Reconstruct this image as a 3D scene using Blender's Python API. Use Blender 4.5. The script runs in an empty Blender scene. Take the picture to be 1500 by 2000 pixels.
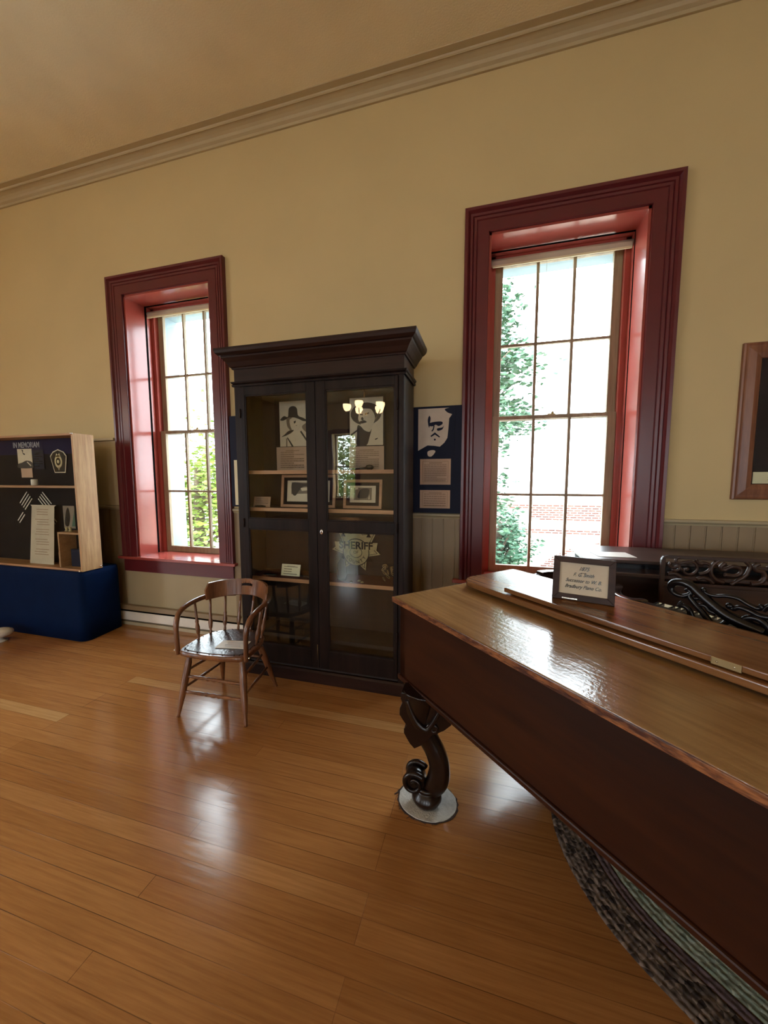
import bpy, bmesh, math, random
from mathutils import Matrix, Vector
random.seed(7)
C = bpy.context.scene.collection
PI = math.pi
S = bpy.context.scene

# ------------------------------------------------------------------ camera
cam_data = bpy.data.cameras.new('camera')
cam_data.sensor_fit = 'HORIZONTAL'
cam_data.sensor_width = 36.0
cam_data.lens = 36.0 * 719.6 / 1500.0
cam_data.clip_start = 0.02
cam = bpy.data.objects.new('camera', cam_data)
cam.location = (0, 0, 1.6)
cam.rotation_euler = (math.radians(90 - 5.223), math.radians(0.06), math.radians(15.402))
C.objects.link(cam)
S.camera = cam

# ------------------------------------------------------------------ world, sun, windows as light openings, exposure
WORLD = 19.0
world = bpy.data.worlds.new('daylight')
S.world = world
world.use_nodes = True
bg = world.node_tree.nodes['Background']
bg.inputs[0].default_value = (0.84, 0.92, 1.0, 1)
bg.inputs[1].default_value = WORLD
sun_d = bpy.data.lights.new('sun', 'SUN')
sun_d.energy = 16.0
sun_d.angle = math.radians(0.6)
sun_d.color = (1.0, 0.95, 0.86)
sun = bpy.data.objects.new('sun', sun_d)
sun.rotation_euler = (math.radians(38), 0, math.radians(-25))   # from behind the camera, over the roof
C.objects.link(sun)
S.view_settings.view_transform = 'Standard'
S.view_settings.look = 'None'
S.view_settings.exposure = -0.08
S.view_settings.gamma = 1.0
S.view_settings.use_curve_mapping = False
try:
    S.cycles.max_bounces = 8
    S.cycles.transparent_max_bounces = 16
    S.cycles.sample_clamp_indirect = 6.0
    S.cycles.use_denoising = True
    S.cycles.caustics_reflective = False
    S.cycles.caustics_refractive = False
except Exception:
    pass
LAMP_GLOW = 22.0

# room extents
XL, XR, YB, YF, ZC = -8.6, 6.2, -9.6, 3.105, 4.70
YO = 3.74                                    # outer face of the window wall
WIN = [(-3.62, -2.57), (-0.017, 1.056)]      # openings
WZ0, WZ1 = 0.76, 3.465
BACKW = [(-6.3, -5.25), (-2.7, -1.65), (0.9, 1.95), (4.4, 5.45)]

FILLW = [(-6.2, -4.8), (-3.2, -1.8)]  # unseen left-wall windows, added to light the floor and window wall
def portal(name, loc, rot, sx, sy):
    d = bpy.data.lights.new(name, 'AREA')
    d.shape = 'RECTANGLE'; d.size = sx; d.size_y = sy
    d.cycles.is_portal = True
    o = bpy.data.objects.new(name, d); o.location = loc; o.rotation_euler = rot
    C.objects.link(o)
for a, b in WIN:
    portal('window_portal', ((a+b)/2, YO+0.02, (WZ0+WZ1)/2), (math.radians(-90), 0, 0), b-a, WZ1-WZ0)
for a, b in BACKW:
    portal('window_portal', ((a+b)/2, YB-0.62, (WZ0+WZ1)/2), (math.radians(90), 0, 0), b-a, WZ1-WZ0)

for a, b in FILLW:
    portal('window_portal', (XL-0.42, (a+b)/2, (WZ0+WZ1)/2), (0, math.radians(-90), 0), WZ1-WZ0, b-a)

# ------------------------------------------------------------------ materials
def srgb(r, g, b):
    f = lambda c: (c/255/12.92) if c/255 <= 0.04045 else ((c/255+0.055)/1.055)**2.4
    return (f(r), f(g), f(b), 1)
def lin(r, g, b): return (r, g, b, 1)
def newmat(name):
    m = bpy.data.materials.new(name); m.use_nodes = True
    nt = m.node_tree
    return m, nt, nt.nodes['Principled BSDF']
def N(nt, t, **kw):
    n = nt.nodes.new(t)
    for k, v in kw.items():
        if k in n.inputs.keys() if hasattr(n.inputs, 'keys') else False: n.inputs[k].default_value = v
        else: setattr(n, k, v)
    return n
def paint(name, col, rough=0.5, var=0.06, scale=6.0, bump=0.0, bscale=60.0, coat=0.0, spec=0.5, metal=0.0):
    m, nt, p = newmat(name)
    tc = N(nt, 'ShaderNodeTexCoord')
    no = N(nt, 'ShaderNodeTexNoise'); no.inputs['Scale'].default_value = scale; no.inputs['Detail'].default_value = 5
    nt.links.new(tc.outputs['Object'], no.inputs['Vector'])
    r = N(nt, 'ShaderNodeValToRGB')
    r.color_ramp.elements[0].position = 0.3; r.color_ramp.elements[1].position = 0.7
    r.color_ramp.elements[0].color = [c*(1-var) for c in col[:3]] + [1]
    r.color_ramp.elements[1].color = [min(1, c*(1+var)) for c in col[:3]] + [1]
    nt.links.new(no.outputs['Fac'], r.inputs['Fac'])
    nt.links.new(r.outputs['Color'], p.inputs['Base Color'])
    p.inputs['Roughness'].default_value = rough
    p.inputs['Metallic'].default_value = metal
    p.inputs['Specular IOR Level'].default_value = spec
    p.inputs['Coat Weight'].default_value = coat
    p.inputs['Coat Roughness'].default_value = 0.08
    if bump > 0:
        n2 = N(nt, 'ShaderNodeTexNoise'); n2.inputs['Scale'].default_value = bscale; n2.inputs['Detail'].default_value = 3
        nt.links.new(tc.outputs['Object'], n2.inputs['Vector'])
        b = N(nt, 'ShaderNodeBump'); b.inputs['Strength'].default_value = bump; b.inputs['Distance'].default_value = 0.004
        nt.links.new(n2.outputs['Fac'], b.inputs['Height']); nt.links.new(b.outputs['Normal'], p.inputs['Normal'])
        if coat > 0: nt.links.new(b.outputs['Normal'], p.inputs['Coat Normal'])
    return m
def wood(name, dark, light, rough=0.35, axis=0, grain=14.0, stretch=12.0, bump=0.15, coat=0.0, coatr=0.1, lo=0.32, hi=0.68, spec=0.5, wave=0.0, bscale=1.0):
    m, nt, p = newmat(name)
    tc = N(nt, 'ShaderNodeTexCoord')
    mp = N(nt, 'ShaderNodeMapping')
    sc = [1.0, 1.0, 1.0]; sc[axis] = 1.0/stretch
    mp.inputs['Scale'].default_value = sc
    nt.links.new(tc.outputs['Object'], mp.inputs['Vector'])
    no = N(nt, 'ShaderNodeTexNoise'); no.inputs['Scale'].default_value = grain; no.inputs['Detail'].default_value = 7
    no.inputs['Roughness'].default_value = 0.62; no.inputs['Distortion'].default_value = 0.35
    nt.links.new(mp.outputs['Vector'], no.inputs['Vector'])
    n3 = N(nt, 'ShaderNodeTexNoise'); n3.inputs['Scale'].default_value = grain*7; n3.inputs['Detail'].default_value = 3
    nt.links.new(mp.outputs['Vector'], n3.inputs['Vector'])
    mx = N(nt, 'ShaderNodeMath', operation='MULTIPLY_ADD')
    nt.links.new(n3.outputs['Fac'], mx.inputs[0]); mx.inputs[1].default_value = 0.3
    ad = N(nt, 'ShaderNodeMath', operation='SUBTRACT'); nt.links.new(no.outputs['Fac'], ad.inputs[0]); ad.inputs[1].default_value = 0.15
    nt.links.new(ad.outputs[0], mx.inputs[2])
    r = N(nt, 'ShaderNodeValToRGB')
    r.color_ramp.elements[0].position = lo; r.color_ramp.elements[1].position = hi
    r.color_ramp.elements[0].color = dark; r.color_ramp.elements[1].color = light
    nt.links.new(mx.outputs[0], r.inputs['Fac'])
    nt.links.new(r.outputs['Color'], p.inputs['Base Color'])
    p.inputs['Roughness'].default_value = rough
    p.inputs['Coat Weight'].default_value = coat; p.inputs['Coat Roughness'].default_value = coatr
    p.inputs['Specular IOR Level'].default_value = spec
    b = N(nt, 'ShaderNodeBump'); b.inputs['Strength'].default_value = bump; b.inputs['Distance'].default_value = 0.002*bscale
    nt.links.new(n3.outputs['Fac'], b.inputs['Height']); nt.links.new(b.outputs['Normal'], p.inputs['Normal'])
    if wave > 0:
        nw = N(nt, 'ShaderNodeTexNoise'); nw.inputs['Scale'].default_value = 70.0
        nt.links.new(tc.outputs['Object'], nw.inputs['Vector'])
        b2 = N(nt, 'ShaderNodeBump'); b2.inputs['Strength'].default_value = wave; b2.inputs['Distance'].default_value = 0.003
        nt.links.new(nw.outputs['Fac'], b2.inputs['Height']); nt.links.new(b2.outputs['Normal'], b.inputs['Normal'])
        nt.links.new(b2.outputs['Normal'], p.inputs['Coat Normal'])
    return m
def floor_mat():
    m, nt, p = newmat('fir_floor')
    tc = N(nt, 'ShaderNodeTexCoord')
    def brick(w, off):
        mp = N(nt, 'ShaderNodeMapping'); mp.inputs['Location'].default_value = off
        nt.links.new(tc.outputs['Object'], mp.inputs['Vector'])
        b = N(nt, 'ShaderNodeTexBrick'); b.offset = 0.37; b.offset_frequency = 3; b.squash = 1.0
        b.inputs['Scale'].default_value = 1.0; b.inputs['Brick Width'].default_value = w
        b.inputs['Row Height'].default_value = 0.083; b.inputs['Mortar Size'].default_value = 0.0012
        b.inputs['Mortar Smooth'].default_value = 0.3; b.inputs['Bias'].default_value = 0.0
        b.inputs['Color1'].default_value = (0, 0, 0, 1); b.inputs['Color2'].default_value = (1, 1, 1, 1)
        b.inputs['Mortar'].default_value = (0.5, 0.5, 0.5, 1)
        nt.links.new(mp.outputs['Vector'], b.inputs['Vector'])
        return b
    b = brick(2.3, (0.4, 0.02, 0))
    r = N(nt, 'ShaderNodeValToRGB')
    e = r.color_ramp.elements
    e[0].position = 0.0; e[0].color = lin(0.38, 0.168, 0.052)
    e[1].position = 1.0; e[1].color = lin(0.56, 0.34, 0.145)
    a = e.new(0.5); a.color = lin(0.42, 0.192, 0.062)
    a = e.new(0.93); a.color = lin(0.45, 0.21, 0.070)
    nt.links.new(b.outputs['Color'], r.inputs['Fac'])
    # grain along the boards
    mp = N(nt, 'ShaderNodeMapping'); mp.inputs['Scale'].default_value = (0.35, 9.0, 1.0)
    nt.links.new(tc.outputs['Object'], mp.inputs['Vector'])
    no = N(nt, 'ShaderNodeTexNoise'); no.inputs['Scale'].default_value = 9.0; no.inputs['Detail'].default_value = 8; no.inputs['Roughness'].default_value = 0.65
    nt.links.new(mp.outputs['Vector'], no.inputs['Vector'])
    g = N(nt, 'ShaderNodeValToRGB'); g.color_ramp.elements[0].position = 0.25; g.color_ramp.elements[1].position = 0.75
    g.color_ramp.elements[0].color = (0.70, 0.64, 0.58, 1); g.color_ramp.elements[1].color = (1.12, 1.12, 1.12, 1)
    nt.links.new(no.outputs['Fac'], g.inputs['Fac'])
    mu = N(nt, 'ShaderNodeMix', data_type='RGBA', blend_type='MULTIPLY'); mu.inputs['Factor'].default_value = 1.0
    nt.links.new(r.outputs['Color'], mu.inputs['A']); nt.links.new(g.outputs['Color'], mu.inputs['B'])
    # joints
    mj = N(nt, 'ShaderNodeMix', data_type='RGBA', blend_type='MIX')
    nj = N(nt, 'ShaderNodeTexNoise'); nj.inputs['Scale'].default_value = 1.7
    nt.links.new(tc.outputs['Object'], nj.inputs['Vector'])
    rj = N(nt, 'ShaderNodeMapRange'); rj.inputs['From Min'].default_value = 0.35; rj.inputs['From Max'].default_value = 0.65
    rj.inputs['To Min'].default_value = 0.25; rj.inputs['To Max'].default_value = 0.95
    nt.links.new(nj.outputs['Fac'], rj.inputs['Value'])
    mf = N(nt, 'ShaderNodeMath', operation='MULTIPLY')
    nt.links.new(b.outputs['Fac'], mf.inputs[0]); nt.links.new(rj.outputs['Result'], mf.inputs[1])
    nt.links.new(mf.outputs[0], mj.inputs['Factor'])
    nt.links.new(mu.outputs['Result'], mj.inputs['A']); mj.inputs['B'].default_value = (0.05, 0.02, 0.008, 1)
    nt.links.new(mj.outputs['Result'], p.inputs['Base Color'])
    # worn varnish
    nr = N(nt, 'ShaderNodeTexNoise'); nr.inputs['Scale'].default_value = 3.0; nr.inputs['Detail'].default_value = 6
    nt.links.new(tc.outputs['Object'], nr.inputs['Vector'])
    rr = N(nt, 'ShaderNodeMapRange'); rr.inputs['From Min'].default_value = 0.2; rr.inputs['From Max'].default_value = 0.8
    rr.inputs['To Min'].default_value = 0.13; rr.inputs['To Max'].default_value = 0.19
    nt.links.new(nr.outputs['Fac'], rr.inputs['Value']); nt.links.new(rr.outputs['Result'], p.inputs['Roughness'])
    p.inputs['Specular IOR Level'].default_value = 0.55
    nb = N(nt, 'ShaderNodeTexNoise'); nb.inputs['Scale'].default_value = 5.0; nb.inputs['Detail'].default_value = 2
    mb = N(nt, 'ShaderNodeMapping'); mb.inputs['Scale'].default_value = (1.0, 6.0, 1.0)
    nt.links.new(tc.outputs['Object'], mb.inputs['Vector']); nt.links.new(mb.outputs['Vector'], nb.inputs['Vector'])
    b1 = N(nt, 'ShaderNodeBump'); b1.inputs['Strength'].default_value = 0.25; b1.inputs['Distance'].default_value = 0.002
    nt.links.new(nb.outputs['Fac'], b1.inputs['Height'])
    b2 = N(nt, 'ShaderNodeBump'); b2.inputs['Strength'].default_value = 0.5; b2.inputs['Distance'].default_value = 0.001; b2.invert = True
    nt.links.new(mf.outputs[0], b2.inputs['Height']); nt.links.new(b1.outputs['Normal'], b2.inputs['Normal'])
    nt.links.new(b2.outputs['Normal'], p.inputs['Normal'])
    return m
def glass_mat(name, tint=(0.95, 0.97, 0.96), wav=0.0, wscale=3.0, refl=1.0, rough=0.0, f0=0.04):
    m = bpy.data.materials.new(name); m.use_nodes = True
    nt = m.node_tree; nt.nodes.remove(nt.nodes['Principled BSDF'])
    out = nt.nodes['Material Output']
    t = N(nt, 'ShaderNodeBsdfTransparent'); t.inputs[0].default_value = (*tint, 1)
    g = N(nt, 'ShaderNodeBsdfGlossy'); g.inputs['Roughness'].default_value = rough; g.inputs[0].default_value = (refl, refl, refl, 1)
    ge = N(nt, 'ShaderNodeNewGeometry'); dt = N(nt, 'ShaderNodeVectorMath', operation='DOT_PRODUCT')
    nt.links.new(ge.outputs['Incoming'], dt.inputs[0]); nt.links.new(ge.outputs['Normal'], dt.inputs[1])
    ab = N(nt, 'ShaderNodeMath', operation='ABSOLUTE'); nt.links.new(dt.outputs['Value'], ab.inputs[0])
    om = N(nt, 'ShaderNodeMath', operation='SUBTRACT'); om.inputs[0].default_value = 1.0; nt.links.new(ab.outputs[0], om.inputs[1])
    pw = N(nt, 'ShaderNodeMath', operation='POWER'); nt.links.new(om.outputs[0], pw.inputs[0]); pw.inputs[1].default_value = 5.0
    f = N(nt, 'ShaderNodeMath', operation='MULTIPLY_ADD'); nt.links.new(pw.outputs[0], f.inputs[0]); f.inputs[1].default_value = 0.96 if f0 > 0.03 else 0.4; f.inputs[2].default_value = f0
    mx = N(nt, 'ShaderNodeMixShader')
    nt.links.new(f.outputs[0], mx.inputs[0]); nt.links.new(t.outputs[0], mx.inputs[1]); nt.links.new(g.outputs[0], mx.inputs[2])
    nt.links.new(mx.outputs[0], out.inputs[0])
    if wav > 0:
        tc = N(nt, 'ShaderNodeTexCoord'); no = N(nt, 'ShaderNodeTexNoise'); no.inputs['Scale'].default_value = wscale; no.inputs['Detail'].default_value = 1
        b = N(nt, 'ShaderNodeBump'); b.inputs['Strength'].default_value = wav; b.inputs['Distance'].default_value = 0.01
        nt.links.new(tc.outputs['Object'], no.inputs['Vector']); nt.links.new(no.outputs['Fac'], b.inputs['Height'])
        nt.links.new(b.outputs['Normal'], g.inputs['Normal']); 
    return m
def emit_mat(name, col, s):
    m, nt, p = newmat(name)
    p.inputs['Emission Color'].default_value = (*col, 1); p.inputs['Emission Strength'].default_value = s
    p.inputs['Base Color'].default_value = (*col, 1)
    return m
def brick_mat():
    m, nt, p = newmat('facade_brick')
    tc = N(nt, 'ShaderNodeTexCoord'); mp = N(nt, 'ShaderNodeMapping'); mp.inputs['Rotation'].default_value = (math.radians(90), 0, 0)
    nt.links.new(tc.outputs['Object'], mp.inputs['Vector'])
    b = N(nt, 'ShaderNodeTexBrick'); b.inputs['Scale'].default_value = 1.0
    b.inputs['Brick Width'].default_value = 0.24; b.inputs['Row Height'].default_value = 0.085; b.inputs['Mortar Size'].default_value = 0.014
    b.inputs['Color1'].default_value = (0.055, 0.022, 0.02, 1); b.inputs['Color2'].default_value = (0.10, 0.042, 0.032, 1); b.inputs['Mortar'].default_value = (0.5, 0.46, 0.42, 1)
    nt.links.new(mp.outputs['Vector'], b.inputs['Vector']); nt.links.new(b.outputs['Color'], p.inputs['Base Color'])
    p.inputs['Roughness'].default_value = 0.9
    return m
def braid_mat(name, ca, cb):
    m, nt, p = newmat(name)
    tc = N(nt, 'ShaderNodeTexCoord')
    v = N(nt, 'ShaderNodeTexVoronoi'); v.inputs['Scale'].default_value = 48.0
    nt.links.new(tc.outputs['Object'], v.inputs['Vector'])
    r = N(nt, 'ShaderNodeValToRGB'); r.color_ramp.elements[0].color = ca; r.color_ramp.elements[1].color = cb
    r.color_ramp.elements[0].position = 0.05; r.color_ramp.elements[1].position = 0.6
    nt.links.new(v.outputs['Distance'], r.inputs['Fac'])
    sp = N(nt, 'ShaderNodeSeparateColor'); nt.links.new(v.outputs['Color'], sp.inputs[0])
    mx = N(nt, 'ShaderNodeMix', data_type='RGBA', blend_type='MIX'); nt.links.new(sp.outputs[0], mx.inputs['Factor'])
    mx.inputs['A'].default_value = ca; nt.links.new(r.outputs['Color'], mx.inputs['B'])
    nt.links.new(mx.outputs['Result'], p.inputs['Base Color']); p.inputs['Roughness'].default_value = 0.95
    b = N(nt, 'ShaderNodeBump'); b.inputs['Strength'].default_value = 0.8; b.inputs['Distance'].default_value = 0.006; b.invert = True
    nt.links.new(v.outputs['Distance'], b.inputs['Height']); nt.links.new(b.outputs['Normal'], p.inputs['Normal'])
    return m

M = {}
M['wall'] = paint('cream_plaster', lin(0.62, 0.49, 0.26), 0.75, 0.04, 1.3, 0.10, 45)
M['ceiling'] = paint('ceiling_plaster', lin(0.90, 0.83, 0.62), 0.9, 0.05, 2.2, 0.35, 90)
M['crown'] = paint('crown_paint', lin(0.52, 0.43, 0.27), 0.5, 0.03)
M['wainscot'] = paint('wainscot_paint', lin(0.28, 0.205, 0.12), 0.5, 0.04, 4)
M['rail'] = paint('rail_paint', lin(0.42, 0.35, 0.22), 0.4, 0.04, 4)
M['panelcream'] = paint('cream_board_paint', lin(0.60, 0.50, 0.30), 0.5, 0.04, 4)
M['red'] = paint('red_enamel_shaded', lin(0.115, 0.016, 0.020), 0.30, 0.08, 5, 0.12, 35)  # same red paint as the lining, backlit shade put into the colour
M['red_lit'] = paint('red_enamel_lit', lin(0.36, 0.072, 0.055), 0.17, 0.06, 5, 0.10, 25)  # lighter copy of the casing red, daylight glow put into the colour
M['gap_shade'] = paint('painted_gap_shade', lin(0.006, 0.005, 0.005), 1.0, spec=0.0)  # near-black colour paints the shade inside gaps
M['sash'] = wood('sash_wood', lin(0.20, 0.14, 0.08), lin(0.36, 0.28, 0.17), 0.5, 2)
M['blind'] = paint('blind_cloth', lin(0.55, 0.50, 0.38), 0.7)
M['blindbar'] = paint('blind_bar', lin(0.80, 0.76, 0.50), 0.5)
M['exterior'] = paint('exterior_paint', lin(0.22, 0.30, 0.34), 0.7)
M['glass'] = glass_mat('window_glass')
M['caseglass'] = glass_mat('case_glass', f0=0.008)
M['cabglass'] = glass_mat('old_cabinet_glass', (0.93, 0.95, 0.94), 0.035, 5.0)
M['floor'] = floor_mat()
M['cab'] = wood('dark_stained_wood', lin(0.007, 0.004, 0.0035), lin(0.020, 0.011, 0.009), 0.40, 2, 10, 10, spec=0.16)
M['cabx'] = wood('dark_stained_wood_rail', lin(0.012, 0.005, 0.004), lin(0.034, 0.014, 0.010), 0.38, 0, 10, 10, spec=0.22)
M['cabin'] = wood('cabinet_inner_board', lin(0.016, 0.009, 0.007), lin(0.032, 0.019, 0.014), 0.8, 2, 8, 10)
M['shelfedge'] = wood('shelf_edge_wood', lin(0.42, 0.20, 0.10), lin(0.62, 0.34, 0.18), 0.5, 0)
M['shelfred'] = paint('shelf_lining_red', lin(0.09, 0.018, 0.014), 0.8)
M['black'] = paint('black_board', lin(0.006, 0.006, 0.010), 0.8, spec=0.15)
M['navyboard'] = paint('navy_board', lin(0.006, 0.009, 0.028), 0.6, spec=0.2)
M['photo'] = paint('print_paper', lin(0.72, 0.62, 0.46), 0.6, 0.05, 20)
M['photowhite'] = paint('print_paper_pale', lin(0.66, 0.55, 0.45), 0.6, 0.04, 20)
M['ink'] = paint('print_dark', lin(0.030, 0.024, 0.020), 0.6)
M['midink'] = paint('print_mid', lin(0.22, 0.17, 0.12), 0.6)
M['tan'] = paint('tan_card', lin(0.56, 0.38, 0.27), 0.7, 0.04)
M['tanink'] = paint('tan_card_ink', lin(0.30, 0.19, 0.12), 0.7)
M['cream'] = paint('cream_card', lin(0.78, 0.72, 0.50), 0.7)
M['parch'] = paint('parchment', lin(0.58, 0.50, 0.38), 0.8, 0.08, 10)
M['gold'] = paint('gold_leaf', lin(0.42, 0.34, 0.17), 0.4, 0.2, 30, metal=0.3)
M['chrome'] = paint('bright_metal', lin(0.75, 0.75, 0.75), 0.18, 0.02, metal=1.0)
M['brass'] = paint('aged_brass', lin(0.35, 0.26, 0.13), 0.35, 0.1, metal=1.0)
M['oak'] = wood('oak_panel', lin(0.40, 0.22, 0.09), lin(0.66, 0.43, 0.21), 0.45, 2, 22, 14, 0.3)
M['oakd'] = wood('oak_shelf', lin(0.32, 0.16, 0.07), lin(0.50, 0.28, 0.13), 0.5, 0, 18, 14)
M['blue'] = paint('blue_cloth', lin(0.001, 0.010, 0.046), 0.75, 0.12, 5, 0.3, 8, spec=0.08)
M['navy'] = paint('navy_header', lin(0.005, 0.005, 0.045), 0.7, spec=0.15)
M['silver'] = paint('silver_letter', lin(0.45, 0.45, 0.50), 0.5)
M['white'] = paint('white_paint', lin(0.84, 0.80, 0.73), 0.45)
M['ivory'] = paint('ivory_key', lin(0.78, 0.72, 0.52), 0.3)
M['ebony'] = paint('ebony_black', lin(0.008, 0.008, 0.010), 0.2)
M['heater'] = paint('heater_enamel', lin(0.50, 0.43, 0.30), 0.4, 0.04)
M['chair'] = wood('chair_varnished_wood', lin(0.10, 0.036, 0.015), lin(0.26, 0.105, 0.042), 0.28, 2, 12, 6, 0.15, coat=0.5, coatr=0.12)
M['seat'] = paint('seat_leather', lin(0.05, 0.022, 0.013), 0.30, 0.35, 22, 0.5, 55, coat=0.3)
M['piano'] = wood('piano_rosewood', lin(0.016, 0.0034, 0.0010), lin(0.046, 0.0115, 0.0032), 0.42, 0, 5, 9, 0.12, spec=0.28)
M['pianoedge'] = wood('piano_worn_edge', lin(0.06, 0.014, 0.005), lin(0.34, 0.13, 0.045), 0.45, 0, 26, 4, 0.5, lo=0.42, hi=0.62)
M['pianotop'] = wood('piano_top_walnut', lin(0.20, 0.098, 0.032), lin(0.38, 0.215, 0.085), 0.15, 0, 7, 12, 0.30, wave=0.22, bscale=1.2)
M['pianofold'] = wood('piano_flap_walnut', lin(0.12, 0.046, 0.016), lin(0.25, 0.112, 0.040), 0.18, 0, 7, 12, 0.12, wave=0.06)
M['carved'] = paint('carved_dark_wood', lin(0.012, 0.005, 0.003), 0.28, 0.3, 12, 0.25, 40, coat=0.15, spec=0.35)
M['lacquer'] = paint('black_lacquer', lin(0.004, 0.003, 0.004), 0.24, 0.1, spec=0.35)
M['rim'] = paint('polished_rim', lin(0.03, 0.014, 0.010), 0.12, 0.1, coat=1.0)
M['organ'] = wood('organ_walnut', lin(0.028, 0.013, 0.009), lin(0.065, 0.030, 0.020), 0.35, 0, 8, 10)
M['frame'] = wood('frame_wood', lin(0.15, 0.055, 0.030), lin(0.27, 0.115, 0.062), 0.35, 2, 14, 9)
M['framedark'] = wood('sign_frame_wood', lin(0.022, 0.009, 0.006), lin(0.050, 0.022, 0.014), 0.4, 0, 20, 6, spec=0.25)
M['felt'] = paint('pale_felt', lin(0.50, 0.49, 0.46), 0.95, 0.15, 60, 0.8, 150)
M['feltedge'] = paint('frayed_edge', lin(0.045, 0.025, 0.018), 0.95, 0.3, 40, 0.5, 100)
M['rug1'] = braid_mat('braid_brown', lin(0.022, 0.013, 0.011), lin(0.32, 0.25, 0.21))
M['rug2'] = braid_mat('braid_mauve', lin(0.11, 0.075, 0.085), lin(0.17, 0.12, 0.13))
M['rug3'] = braid_mat('braid_green', lin(0.24, 0.30, 0.24), lin(0.45, 0.50, 0.42))
M['rug4'] = braid_mat('braid_olive', lin(0.12, 0.09, 0.04), lin(0.34, 0.28, 0.18))
M['leafa'] = paint('leaf_cool_green', lin(0.035, 0.095, 0.055), 0.6, 0.4, 3)
M['leafb'] = paint('leaf_yellow_green', lin(0.13, 0.20, 0.03), 0.6, 0.4, 3)
M['bark'] = paint('bark', lin(0.08, 0.06, 0.045), 0.9)
M['brick'] = brick_mat()
M['stone'] = paint('pale_stone', lin(0.62, 0.56, 0.48), 0.8)
M['roof'] = paint('pale_roof', lin(0.5, 0.5, 0.5), 0.8)
M['grass'] = paint('pale_paving', lin(0.50, 0.48, 0.43), 0.9)
M['bulb'] = emit_mat('lamp_glow', (1.0, 0.70, 0.38), LAMP_GLOW)
M['darkpic'] = paint('dark_print', lin(0.016, 0.008, 0.012), 0.5, 0.6, 5, spec=0.2)

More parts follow.
